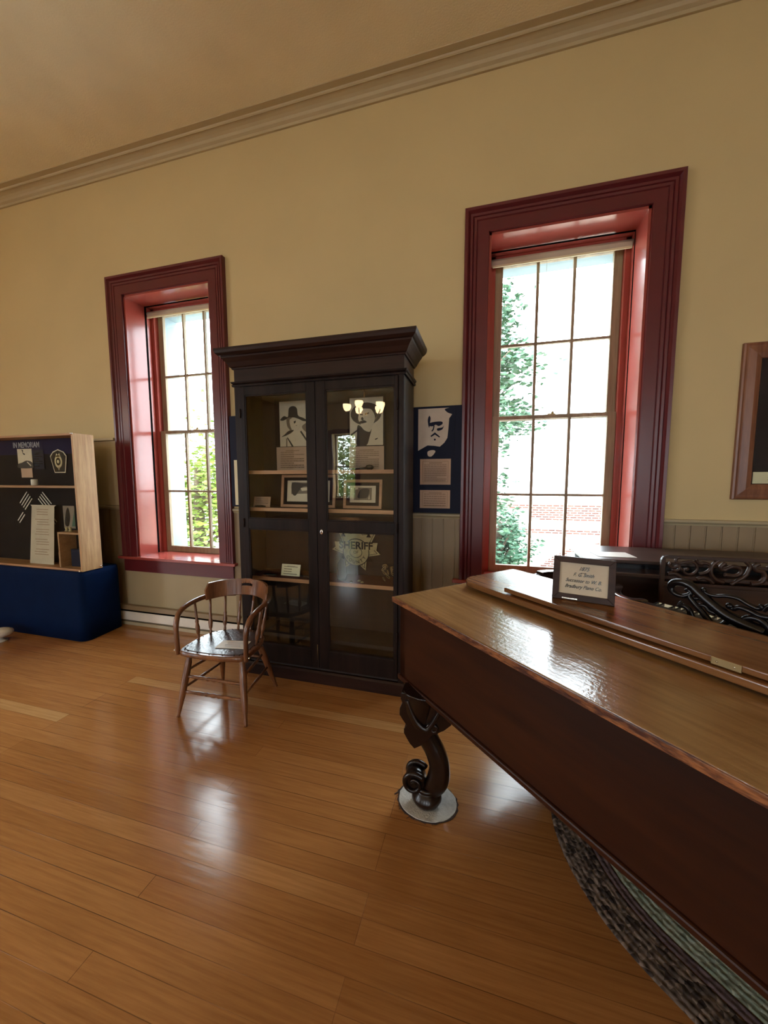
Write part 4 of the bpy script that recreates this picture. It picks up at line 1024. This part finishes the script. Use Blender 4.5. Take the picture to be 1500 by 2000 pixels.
# case walls
cs = MB()
cs.box(0.015, PLN, 0.015, 0.05, 0.585, 0.972)                    # spine (near side)
def roundbox(x0, x1, y0, y1, rads, n=8):
    """outline with radius per corner order: (x0,y0),(x1,y0),(x1,y1),(x0,y1)"""
    out = []
    for (cx, cy, sx_, sy_, a0), r in zip(((x0, y0, 1, 1, 180), (x1, y0, -1, 1, 270), (x1, y1, -1, -1, 0), (x0, y1, 1, -1, 90)), rads):
        if r <= 0: out.append((cx, cy)); continue
        for k in range(n+1):
            a = math.radians(a0+90*k/n); out.append((cx+sx_*r+r*math.cos(a), cy+sy_*r+r*math.sin(a)))
    return out
def wallpath(mb, path, th, z0, z1, m=0):
    """vertical board following a plan path (left side offset th)"""
    P = [Vector((a, b, 0)) for a, b in path]; L = []; n = len(P)
    for i in range(n):
        t = (P[min(i+1, n-1)]-P[max(i-1, 0)]).normalized(); nn = Vector((t.y, -t.x, 0))
        L.append((P[i], P[i]+nn*th))
    vs = [[mb.b.verts.new((q.x, q.y, z)) for q in pr_ for z in (z0, z1)] for pr_ in L]
    for A, Bq in zip(vs, vs[1:]):
        for i, j in ((0, 1), (1, 3), (3, 2), (2, 0)): mb._f([A[i], A[j], Bq[j], Bq[i]], m, True)
    mb._f([vs[0][i] for i in (0, 1, 3, 2)]); mb._f([vs[-1][i] for i in (0, 2, 3, 1)])
    return mb
leftpath = [(0.015, 0.015), (0.015, 0.3), (0.015, 0.7), (0.015, 1.06)] + [(0.195-0.18*math.cos(t), 1.08+0.18*math.sin(t)) for t in [PI/2*k/8 for k in range(9)]] + [(0.30, 1.26), (0.40, 1.255)] 
wallpath(cs, leftpath, 0.045, 0.585, 0.985)
PB('case_rim', 'rim', wallpath(MB(), [q for q in leftpath if q[1] > 0.85 or q[0] > 0.2], 0.050, 0.985, 1.0), 0.003)
cs.box(PLN-0.045, PLN, 0.05, PDP, 0.585, 0.972)
cs.box(0.40, PLN, PDP-0.020, PDP, 0.585, 0.925)                    # key slip
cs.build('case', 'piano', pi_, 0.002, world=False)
PB('bottom_moulding', 'piano', MB().box(0.005, PLN+0.01, 0.003, 0.06, 0.568, 0.592).box(0.005, 0.06, 0.06, 1.10, 0.568, 0.592), 0.006)
PB('bottom_board', 'ebony', MB().box(0.05, PLN-0.04, 0.05, PDP-0.03, 0.575, 0.60))
# S-shaped cheek returning to the keyboard
ck = smooth_path([(0.40, 1.255, 0), (0.455, 1.235, 0), (0.49, 1.17, 0), (0.52, 1.10, 0), (0.56, 1.055, 0), (0.60, 1.05, 0), (0.625, 1.09, 0)], 5)
PB('cheek', 'rim', wallpath(MB(), [(p.x, p.y) for p in ck], 0.042, 0.60, 0.992), 0.003)
# inner iron plate area and nameboard
PB('iron_plate', 'ebony', MB().box(0.06, 0.60, 0.86, 1.06, 0.60, 0.915).box(0.06, 0.42, 1.06, 1.20, 0.60, 0.915))
PB('nameboard', 'lacquer', MB().box(0.60, PLN-0.05, 1.035, 1.055, 0.86, 0.985))
PB('key_bed', 'ebony', MB().box(0.60, PLN-0.05, 1.0, PDP-0.03, 0.60, 0.905))
nk = 62; k0, k1 = 0.63, PLN-0.07; kw = (k1-k0)/nk
wk = MB()
for i in range(nk): wk.box(k0+i*kw+0.0006, k0+(i+1)*kw-0.0006, 1.06, 1.238, 0.91, 0.945)
PB('white_keys', 'ivory', wk, label='row of ivory white keys')['kind'] = 'stuff'
bk = MB()
for i in range(nk):
    if i % 7 in (0, 1, 3, 4, 5): bk.box(k0+(i+1)*kw-0.0055, k0+(i+1)*kw+0.0055, 1.058, 1.195, 0.943, 0.958)
PB('black_keys', 'ebony', bk, 0.001, label='row of raised black keys')['kind'] = 'stuff'
# lid over the strings
lid = MB().prism(roundbox(-0.010, PLN+0.015, -0.012, 0.86, (0.012, 0, 0, 0)), lambda a, b, d: Vector((a, b, d)), 0.974, 1.000)
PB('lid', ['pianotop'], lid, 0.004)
el = MB().box(-0.014, PLN+0.015, -0.0175, -0.011, 0.973, 0.998).box(-0.0155, -0.0095, -0.0175, 0.86, 0.973, 0.998)
PB('lid_edge_band', 'pianoedge', el, 0.002)
# folded flap on the lid
PB('flap_underlay', 'ebony', MB().box(0.10, PLN-0.02, 0.45, 0.84, 1.000, 1.014))
fl = MB().prism(roundbox(0.012, PLN+0.01, 0.398, 0.845, (0.11, 0, 0, 0.02), 12), lambda a, b, d: Vector((a, b, d)), 1.014, 1.042)
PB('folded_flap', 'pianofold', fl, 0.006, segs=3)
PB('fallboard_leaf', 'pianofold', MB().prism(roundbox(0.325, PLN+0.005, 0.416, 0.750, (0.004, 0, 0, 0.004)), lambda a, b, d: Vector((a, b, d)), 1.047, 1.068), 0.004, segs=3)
PB('leaf_gap_strip', 'ebony', MB().box(0.34, PLN, 0.45, 0.74, 1.042, 1.047))
hg = PB('hinge', 'brass', MB().box(1.125, 1.195, 0.4125, 0.4165, 1.045, 1.067), 0.001, label='brass butt hinge')
for a in (1.14, 1.18): PB('hinge_screw', 'chrome', MB().ball((a, 0.4115, 1.056), 0.003, seg=6), p=hg)
# music desk of scrolls (upright plane v = 0.90)
MV = 0.90
md = MB()
def stroke(pts, r0, r1=None, n=6, v=MV):
    P = smooth_path([(a, v, b) for a, b in pts], n); N_ = len(P); r1 = r0 if r1 is None else r1
    md.tube(P, [1.45*(r0+(r1-r0)*i/(N_-1)) for i in range(N_)], 8, flat=1.0)
def mdset(f):
    stroke([f(*p) for p in ((0.892, 1.118), (0.880, 1.106), (0.862, 1.098), (0.832, 1.104), (0.819, 1.126), (0.830, 1.148), (0.856, 1.157), (0.890, 1.150), (0.925, 1.122), (0.965, 1.092), (1.010, 1.062), (1.060, 1.045), (1.12, 1.030))], 0.0055, 0.018)
    stroke([f(*p) for p in ((0.872, 1.125), (0.884, 1.130), (0.893, 1.119), (0.888, 1.104), (0.905, 1.082), (0.935, 1.050), (0.965, 1.015))], 0.004, 0.010)
    stroke([f(*p) for p in ((0.934, 1.142), (0.948, 1.131), (0.975, 1.130), (1.005, 1.138), (1.040, 1.138), (1.070, 1.124), (1.095, 1.116), (1.105, 1.122), (1.100, 1.130))], 0.005, 0.007)
    stroke([f(*p) for p in ((1.112, 1.112), (1.122, 1.132), (1.145, 1.142), (1.175, 1.135), (1.20, 1.12), (1.25, 1.115))], 0.006, 0.008)
    stroke([f(*p) for p in ((1.017, 1.100), (1.030, 1.094), (1.045, 1.105), (1.075, 1.100), (1.105, 1.090), (1.15, 1.092), (1.25, 1.080))], 0.006, 0.008)
    stroke([f(*p) for p in ((0.905, 1.100), (0.93, 1.106), (0.955, 1.100), (0.97, 1.085))], 0.006, 0.008)
    stroke([f(*p) for p in ((0.915, 1.062), (0.925, 1.078), (0.945, 1.078), (0.955, 1.064), (0.98, 1.058))], 0.005, 0.007)
    stroke([f(*p) for p in ((0.86, 1.068), (0.855, 1.053), (0.87, 1.058), (0.89, 1.048), (0.90, 1.02))], 0.005, 0.010)
    stroke([f(*p) for p in ((1.05, 1.05), (1.075, 1.074), (1.105, 1.075), (1.125, 1.055), (1.13, 1.01))], 0.008, 0.010)
    stroke([f(*p) for p in ((1.13, 1.05), (1.16, 1.068), (1.20, 1.06), (1.25, 1.05))], 0.008, 0.009)
    stroke([f(*p) for p in ((1.0, 1.02), (1.02, 1.04), (1.05, 1.03), (1.06, 1.01))], 0.007, 0.006)
    for b in ((0.934, 1.144, 0.010), (0.892, 1.118, 0.007), (0.878, 1.127, 0.006), (1.017, 1.102, 0.013), (0.86, 1.07, 0.006), (0.854, 1.052, 0.006), (1.103, 1.13, 0.006)):
        q = f(b[0], b[1]); md.ball((q[0], MV, q[1]), b[2], seg=8)
mdset(lambda a, b: (a, b)); mdset(lambda a, b: (2.50-a, b))
md.box(0.93, 1.57, MV-0.012, MV+0.012, 0.975, 1.012)
PB('music_desk', 'lacquer', md, label='black carved openwork music desk')
PB('desk_ledge', 'lacquer', MB().box(0.60, PLN-0.05, 0.865, 1.035, 0.955, 0.985), 0.003)
# carved scroll leg
def curve_leg(base, flip=1):
    cx, cy = base      # plan position in piano coordinates; leg lies in the plane facing the corner
    rot = Matrix.Rotation(-PR, 4, 'Z')
    dx = rot @ Vector((1, 0, 0)); dy = rot @ Vector((0, 1, 0))
    def W(x, z, o=0.0): return Vector((cx, cy, 0)) + dx*(x*flip) + dy*o + Vector((0, 0, z))
    root = MB()
    # body: S-curved band of changing width, extruded with rounded section
    cl = [(-0.035, 0.585, 0.085), (-0.040, 0.52, 0.078), (-0.035, 0.46, 0.066), (-0.022, 0.40, 0.056), (0.010, 0.34, 0.050), (0.042, 0.28, 0.050), (0.060, 0.215, 0.053), (0.055, 0.15, 0.058), (0.030, 0.10, 0.050), (0.005, 0.075, 0.042)]
    P = smooth_path([(a, r, z) for a, z, r in cl], 5)
    rings = []; seg = 16
    for i, p in enumerate(P):
        t = (P[min(i+1, len(P)-1)]-P[max(i-1, 0)]); t = Vector((t.x, 0, t.z)).normalized(); nrm = Vector((t.z, 0, -t.x)); r = p.y
        ring = []
        for k in range(seg):
            a = 2*PI*k/seg; ca, sa = math.cos(a), math.sin(a)
            ca = math.copysign(abs(ca)**0.8, ca); sa = math.copysign(abs(sa)**0.7, sa)
            q = Vector((p.x, 0, p.z)) + nrm*(ca*r*0.92)
            ring.append(root.b.verts.new(W(q.x, q.z, sa*r*0.85)))
        rings.append(ring)
    for A, Bq in zip(rings, rings[1:]):
        for k in range(seg): root._f([A[k], A[(k+1) % seg], Bq[(k+1) % seg], Bq[k]], 0, True)
    root._f(rings[0]); root._f(rings[-1][::-1])
    lg = PB('leg', 'carved', root)
    # scroll volute
    vo = MB(); pts = []
    for k in range(34):
        a = math.radians(35)+k*0.28; r = 0.058*(1-k/40)
        pts.append(W(-0.058+r*math.cos(a), 0.125+r*math.sin(a)*1.0))
    for off in (-0.040, 0.040):
        vo.tube([p+dy*off for p in pts], [0.014*(1-k/50) for k in range(34)], 8)
    vo.tube([W(-0.058, 0.125, -0.032), W(-0.058, 0.125, 0.032)], 0.050, 18)
    vo.tube([W(-0.058, 0.125, -0.05), W(-0.058, 0.125, 0.05)], 0.013, 12)
    PB('volute', 'carved', vo, p=lg)
    ft = MB(); c = W(-0.0, 0)
    ft.lathe([(0.040, 0.0), (0.062, 0.012), (0.074, 0.034), (0.070, 0.056), (0.052, 0.074), (0.048, 0.080), (0.054, 0.086), (0.046, 0.098)], Matrix.Translation((c.x, c.y, 0.008)), 22)
    PB('ball_foot', 'carved', ft, p=lg)
    # acanthus carving at the knee
    ac = MB()
    kn = [(-0.120, 0.585), (-0.122, 0.555), (-0.114, 0.535), (-0.127, 0.505), (-0.128, 0.475), (-0.112, 0.450), (-0.092, 0.425), (-0.106, 0.405), (-0.106, 0.385), (-0.092, 0.360), (-0.076, 0.335), (-0.055, 0.315), (-0.025, 0.335), (0.005, 0.365), (0.022, 0.390), (0.035, 0.405), (0.050, 0.402), (0.058, 0.415), (0.085, 0.432), (0.115, 0.462), (0.145, 0.52), (0.145, 0.585)]
    ac.prism(kn, lambda a, b, d: W(a, b, d), -0.048, 0.048)
    for o_ in (-0.058, 0.058):
        q = []
        for k in range(22):
            a = math.radians(200)-k*0.33; r = 0.030*(1-k/26); q.append(W(0.035+r*math.cos(a), 0.430+r*math.sin(a), o_*0.85))
        ac.tube(q, [0.012*(1-k/34) for k in range(22)], 8)
        ac.tube(smooth_path([W(-0.09, 0.56, o_), W(-0.05, 0.47, o_), W(0.0, 0.43, o_), W(0.03, 0.46, o_), W(0.07, 0.54, o_)], 5), 0.012, 8)
    PB('knee_carving', 'carved', ac, 0.006, p=lg)
    return lg
# foot at world (-0.245, 1.675)
rl_ = Matrix.Rotation(-PR, 4, 'Z') @ (Vector((-0.245, 1.675, 0)) - Vector(PA))
curve_leg((rl_.x, rl_.y))
curve_leg((0.20, 1.10)); curve_leg((PLN-0.2, 1.10), -1); curve_leg((PLN-0.2, 0.10), -1)

# felt disc under the leg
fd = empty('felt_disc', 'round pale carpet scrap with frayed dark edge under the near piano leg', 'carpet scrap', (-0.243, 1.69, 0))
rnd = random.Random(4)
def ragged(r, am, n=48): return [(-0.243+(r+rnd.uniform(-am, am))*math.cos(2*PI*k/n), 1.692+(r+rnd.uniform(-am, am))*0.82*math.sin(2*PI*k/n)) for k in range(n)]
MB().prism(ragged(0.143, 0.002), lambda a, b, d: Vector((a, b, d)), 0.001, 0.008).build('pile', 'felt', fd)
MB().prism(ragged(0.150, 0.004), lambda a, b, d: Vector((a, b, d)), 0.0005, 0.004).build('frayed_edge', 'feltedge', fd)
th = MB()
for k in range(16):
    a = rnd.uniform(PI*0.8, PI*2.1); r0 = 0.145; l = rnd.uniform(0.006, 0.02)
    p0 = Vector((-0.243+r0*math.cos(a), 1.692+r0*0.82*math.sin(a), 0.002)); d = Vector((math.cos(a+rnd.uniform(-1, 1)), math.sin(a+rnd.uniform(-1, 1)), 0))
    th.tube([p0, p0+d*l], 0.0012, 5)
th.tube([(-0.375, 1.715, 0.003), (-0.392, 1.72, 0.003), (-0.398, 1.70, 0.003), (-0.41, 1.685, 0.003)], 0.003, 5)
th.build('loose_threads', 'feltedge', fd)

# braided rug under the piano
rg = empty('braided_rug', 'oval braided rug in brown and pale green under the piano', 'rug', PA, PR)
def stadium(r, u0=1.10, u1=1.95, vc=1.04, n=40):
    pts = []
    for k in range(n+1):
        a = PI/2+PI*k/n; pts.append((u0+r*math.cos(a), vc+r*math.sin(a)))
    for k in range(n+1):
        a = -PI/2+PI*k/n; pts.append((u1+r*math.cos(a), vc+r*math.sin(a)))
    return pts
bands = [(0.75, 0.615, 'rug1', 'outer_braids'), (0.615, 0.575, 'rug2', 'mauve_braids'), (0.575, 0.40, 'rug3', 'green_braids'), (0.40, 0.33, 'rug1', 'brown_braids'), (0.33, 0.02, 'rug4', 'inner_braids')]
for r0, r1, mt, nm in bands:
    mb = MB(); n = max(1, round((r0-r1)/0.022)); st_ = (r0-r1)/n
    prev = None
    for i in range(n):
        for j, hgt in enumerate((0.0045, 0.0070, 0.0078, 0.0070)):
            r = r0-st_*(i+j/4.0)
            ring = [mb.b.verts.new((a, b, hgt)) for a, b in stadium(r)]
            if prev:
                for k in range(len(ring)): mb._f([prev[k], prev[(k+1) % len(ring)], ring[(k+1) % len(ring)], ring[k]], 0, True)
            prev = ring
    ring = [mb.b.verts.new((a, b, 0.002)) for a, b in stadium(max(r1, 0.01))]
    for k in range(len(ring)): mb._f([prev[k], prev[(k+1) % len(ring)], ring[(k+1) % len(ring)], ring[k]], 0, True)
    mb.build(nm, mt, rg, 0, world=False)

# framed sign on the piano
BL = Vector((0.2983, 1.755, 1.0685)); BR = Vector((0.5285, 1.6937, 1.0685))
srz = math.atan2((BR-BL).y, (BR-BL).x); SW = (BR-BL).length; SHH = 0.188; lean = math.radians(9)
sg = empty('framed_sign', 'small dark framed card with script lettering standing on the piano', 'sign', (BL.x, BL.y, 1.0685), srz)
mxs = Matrix.Rotation(-lean, 4, 'X')
fs = lambda a, b, d: mxs @ Vector((a, -d, b))
bwv = 0.026
fr = MB()
for q in ([(0, 0), (SW, 0), (SW-bwv, bwv), (bwv, bwv)], [(0, SHH), (SW, SHH), (SW-bwv, SHH-bwv), (bwv, SHH-bwv)], [(0, 0), (bwv, bwv), (bwv, SHH-bwv), (0, SHH)], [(SW, 0), (SW-bwv, bwv), (SW-bwv, SHH-bwv), (SW, SHH)]):
    fr.prism(q, fs, -0.012, 0.008)
fr.build('frame', 'framedark', sg, 0.0015, world=False)
MB().prism([(bwv-0.002, bwv-0.002), (SW-bwv+0.002, bwv-0.002), (SW-bwv+0.002, SHH-bwv+0.002), (bwv-0.002, SHH-bwv+0.002)], fs, -0.004, -0.001).build('card', 'cream' if False else 'parch', sg, world=False)
MB().prism([(0.04, 0.004), (0.10, 0.004), (0.10, 0.009), (0.04, 0.009)], fs, 0.008, 0.0095).build('metal_strip', 'chrome', sg, world=False)
st_ = MB(); st_.prism([(SW/2-0.02, 0.0), (SW/2+0.02, 0.0), (SW/2+0.01, 0.12), (SW/2-0.01, 0.12)], lambda a, b, d: Vector((a, 0.055-0.30*b+d, b)), 0, 0.004); st_.build('easel_back', 'framedark', sg, world=False)
sm = chain(sg)
for i, (tx, sz_) in enumerate((('1875', 0.024), ('F. G. Smith', 0.0215), ('Successor to W. B.', 0.0215), ('Bradbury Piano Co.', 0.0215))):
    M4 = sm @ mxs @ Matrix.Translation((SW/2, -0.0004, SHH*0.735-i*0.0262)) @ Matrix.Rotation(math.radians(90), 4, 'X')
    text_mesh(tx, sz_, 'lettering', 'ebony', M4, sg, shear=0.45, extrude=0.0003, squash=0.82, offset=0.0003)

# ================================================================== REED ORGAN BEHIND THE PIANO
og = empty('reed_organ', 'dark wooden keyboard cabinet with carved openwork rack between piano and wall', 'organ', (1.3, 2.7, 0))
OX0, OX1 = 0.60, 2.20
MB().box(OX0+0.03, OX1-0.03, 2.58, 2.98, 0.02, 0.95).build('body', 'organ', og, 0.006)
MB().box(OX0, OX1, 2.56, 3.0, 0.0, 0.06).build('plinth', 'organ', og, 0.006)
MB().box(OX0, OX1, 2.44, 3.0, 1.018, 1.040).build('lower_shelf', 'organ', og, 0.004)
MB().box(OX0+0.05, OX1-0.05, 2.55, 2.98, 0.95, 1.018).build('neck', 'organ', og)
MB().box(OX0, OX1, 2.50, 3.0, 1.085, 1.106).build('top_shelf', 'organ', og, 0.004)
MB().box(OX0+0.05, OX1-0.05, 2.58, 2.98, 1.04, 1.085).build('fascia', 'ebony', og)
# carved rack
RX0, RX1, RZ0, RZ1, RY = 0.984, 2.06, 0.80, 1.163, 2.43
rk = MB()
def rrect(x0, x1, z0, z1, r, n=6):
    return roundbox(x0, x1, z0, z1, (0, 0, r, r), n)
outer = rrect(RX0, RX1, RZ0, RZ1, 0.035); inn = rrect(RX0+0.022, RX1-0.022, 1.010, RZ1-0.022, 0.02)
# frame bars
rk.prism([(RX0, RZ0), (RX0+0.022, RZ0), (RX0+0.022, RZ1-0.02), (RX0+0.006, RZ1-0.014), (RX0, RZ1-0.03)], XZ(RY), 0, 0.022)
rk.prism([(RX1, RZ0), (RX1-0.022, RZ0), (RX1-0.022, RZ1-0.02), (RX1-0.006, RZ1-0.014), (RX1, RZ1-0.03)], XZ(RY), 0, 0.022)
rk.prism([(RX0, RZ1-0.035), (RX0+0.01, RZ1-0.01), (RX0+0.035, RZ1), (RX1-0.035, RZ1), (RX1-0.01, RZ1-0.01), (RX1, RZ1-0.035), (RX1-0.02, RZ1-0.022), (RX0+0.02, RZ1-0.022)], XZ(RY), 0, 0.022)
rk.box(RX0+0.02, RX1-0.02, RY+0.006, RY+0.020, RZ0, 0.985)
rk.box(RX0+0.02, RX1-0.02, RY+0.002, RY+0.022, 0.985, 1.005)
rk.build('rack_frame', 'organ', og, 0.003)
fw = MB()
def fs_(pts, r0, r1=None):
    P = smooth_path([(a, RY+0.010, b) for a, b in pts], 5); n = len(P); r1 = r1 or r0
    fw.tube(P, [1.3*(r0+(r1-r0)*i/(n-1)) for i in range(n)], 8, flat=1.0)
def motif(f):
    fs_([f(*p) for p in ((0.06, 1.145), (0.055, 1.125), (0.075, 1.118), (0.10, 1.125), (0.135, 1.128), (0.155, 1.110), (0.16, 1.085), (0.145, 1.062), (0.12, 1.055), (0.10, 1.065), (0.098, 1.080), (0.112, 1.086))], 0.006, 0.005)
    fs_([f(*p) for p in ((0.03, 1.12), (0.025, 1.10), (0.045, 1.09), (0.07, 1.10), (0.075, 1.085), (0.06, 1.072), (0.04, 1.078))], 0.006)
    fs_([f(*p) for p in ((0.02, 1.05), (0.05, 1.055), (0.08, 1.04), (0.10, 1.02), (0.14, 1.012))], 0.009)
    fs_([f(*p) for p in ((0.15, 1.14), (0.17, 1.12), (0.19, 1.125), (0.215, 1.115), (0.22, 1.09), (0.20, 1.07), (0.17, 1.06))], 0.007)
    fs_([f(*p) for p in ((0.26, 1.145), (0.235, 1.12), (0.225, 1.09), (0.23, 1.06), (0.25, 1.035), (0.29, 1.02))], 0.008)
    fs_([f(*p) for p in ((0.16, 1.03), (0.19, 1.04), (0.22, 1.03), (0.24, 1.01))], 0.008)
    fs_([f(*p) for p in ((0.29, 1.13), (0.27, 1.11), (0.28, 1.09), (0.30, 1.10), (0.33, 1.115), (0.36, 1.10), (0.36, 1.075), (0.33, 1.06), (0.29, 1.065))], 0.008)
    fs_([f(*p) for p in ((0.38, 1.145), (0.40, 1.12), (0.395, 1.09), (0.38, 1.06), (0.35, 1.035), (0.32, 1.01))], 0.008)
    fs_([f(*p) for p in ((0.44, 1.135), (0.42, 1.12), (0.43, 1.10), (0.46, 1.09), (0.47, 1.06), (0.45, 1.03), (0.41, 1.02))], 0.010)
    for a, b in ((0.065, 1.148), (0.112, 1.084), (0.15, 1.142), (0.085, 1.084), (0.29, 1.09), (0.48, 1.12)):
        q = f(a, b); fw.ball((q[0], RY+0.006, q[1]), 0.009, seg=8)
w_ = RX0+0.018
motif(lambda a, b: (w_+a, b)); motif(lambda a, b: (RX1-0.018-a, b))
fw.build('rack_fretwork', 'organ', og)
# loose papers on the organ
o = MB().obox(Matrix.Translation((0.80, 2.66, 1.1075)) @ Matrix.Rotation(0.1, 4, 'Z'), 0.22, 0.16, 0.002).build('paper_sheets', 'white'); tag(o, 'white paper sheet lying on the dark organ top beside the window', 'paper')

# ================================================================== CHANDELIER IN THE ROOM BEHIND, PLUS AN ADDED FILL COPY
def chandelier(x, y, label):
    z = 2.74
    e = empty('chandelier', label, 'chandelier', (x, y, z), 0, 'chandeliers')
    MB().tube([(x, y, ZC), (x, y, z)], 0.012, 8).build('rod', 'brass', e)
    MB().lathe([(0.02, -0.12), (0.06, -0.06), (0.05, 0.02), (0.02, 0.08)], Matrix.Translation((x, y, z)), 16).build('hub', 'brass', e)
    for k in range(5):
        a = 2*PI*k/5+0.3; c, s_ = math.cos(a), math.sin(a)
        MB().tube(smooth_path([(x, y, z), (x+0.12*c, y+0.12*s_, z-0.08), (x+0.26*c, y+0.26*s_, z-0.04), (x+0.32*c, y+0.32*s_, z+0.05)], 5), 0.008, 8).build('arm', 'brass', e)
        MB().lathe([(0.03, 0.05), (0.055, 0.07), (0.075, 0.12), (0.07, 0.16)], Matrix.Translation((x+0.32*c, y+0.32*s_, z)), 14).build('lamp_shade', 'bulb', e)
chandelier(-2.1, -1.3, 'brass chandelier hanging over the room behind, seen mirrored in the cabinet door')
chandelier(-7.0, 0.4, 'added fill chandelier, out of view at the left side of the room')  # invented second chandelier, added as warm fill light

# ================================================================== OUTSIDE
struct('ground', MB().box(-60, 60, -60, 80, -5.2, -5.0), 'grass')
def tree(label, x, y, z0, zc, rx, rz, mat, n, leaf, seed, trunk_x=0):
    rnd = random.Random(seed)
    e = empty('tree', label, 'tree', (x+trunk_x, y, -5.0))
    tb = MB(); tb.tube(smooth_path([(x+trunk_x, y, -5), (x+trunk_x*0.8, y, zc-rz), (x+trunk_x*0.3, y, zc), (x, y, zc+rz*0.6)], 5), [0.28*(1-i/20) for i in range(16)], 10)
    for k in range(9):
        a = rnd.uniform(0, 2*PI); zz = zc+rnd.uniform(-0.6, 0.5)*rz
        tb.tube([(x+trunk_x*0.3, y, zz-0.5), (x+math.cos(a)*rx*0.6, y+math.sin(a)*rx*0.6, zz+0.5)], [0.06, 0.02], 6)
    tb.build('trunk', 'bark', e)
    lf = MB()
    cl = []
    for k in range(46):
        a = rnd.uniform(0, 2*PI); u_ = rnd.uniform(-1, 1); rr = rnd.uniform(0.35, 1.0)
        cl.append(Vector((x+rr*rx*math.cos(a)*math.sqrt(1-u_*u_), y+rr*rx*math.sin(a)*math.sqrt(1-u_*u_), zc+rr*rz*u_)))
    for i in range(n):
        c = rnd.choice(cl); p = c+Vector((rnd.gauss(0, 1), rnd.gauss(0, 1), rnd.gauss(0, 1)))*0.34*rx/2
        q = Matrix.Rotation(rnd.uniform(0, 6.28), 3, 'Z') @ Matrix.Rotation(rnd.uniform(0, 3.14), 3, 'X')
        L = leaf*rnd.uniform(0.6, 1.3)
        vs = [lf.b.verts.new(p + q @ Vector(v)*L) for v in ((-1, 0, 0), (-0.2, -0.5, 0.08), (1, 0, 0), (-0.2, 0.5, 0.08))]
        lf._f(vs)
    lf.build('foliage', mat, e)
tree('leafy tree seen at the left side of the window behind the piano', -0.35, 8.6, 0, 4.0, 1.45, 3.4, 'leafa', 9000, 0.085, 11, -0.8)
tree('yellow-green tree seen through the window left of the cabinet', -7.6, 8.4, 0, 0.6, 2.4, 2.4, 'leafb', 9000, 0.09, 12)
tree('broad leafy tree outside the far window, seen mirrored in the cabinet glass', -6.0, -15.5, 0, 1.2, 3.0, 3.2, 'leafb', 9000, 0.13, 15)
tree('small distant tree low in the window behind the piano', 0.5, 12.5, 0, -0.6, 1.0, 1.4, 'leafa', 3000, 0.09, 13, -0.3)
# brick building opposite
bb = empty('brick_building', 'brick building with arches and stone bands seen low through the right window', 'building', (4, 15.2, -5))
YBK = 15.0
MB().box(-1.0, 14, YBK, YBK+6, -5, 0.80).build('building_wall', 'stone', bb)
b_ = MB().box(-0.9, 14, YBK-0.05, YBK, 0.42, 0.62).box(1.65, 14, YBK-0.05, YBK, 0.02, 0.42).box(-0.9, 0.42, YBK-0.05, YBK, 0.02, 0.42).box(-0.9, 14, YBK-0.05, YBK, -0.52, -0.34)
b_.build('brick_band', 'brick', bb)
for cx in (4.5, 11.5):
    MB().prism(ell(cx, -3.7, 3.25, 2.95, 30, 0, PI) + ell(cx, -3.7, 2.75, 2.45, 30, 0, PI)[::-1], lambda a, b, d: Vector((a, YBK+d, b)), -0.06, 0.0).build('brick_arch', 'brick', bb)
MB().box(-1.05, 14.1, YBK-0.15, YBK+6, 0.80, 0.90).build('parapet', 'stone', bb)
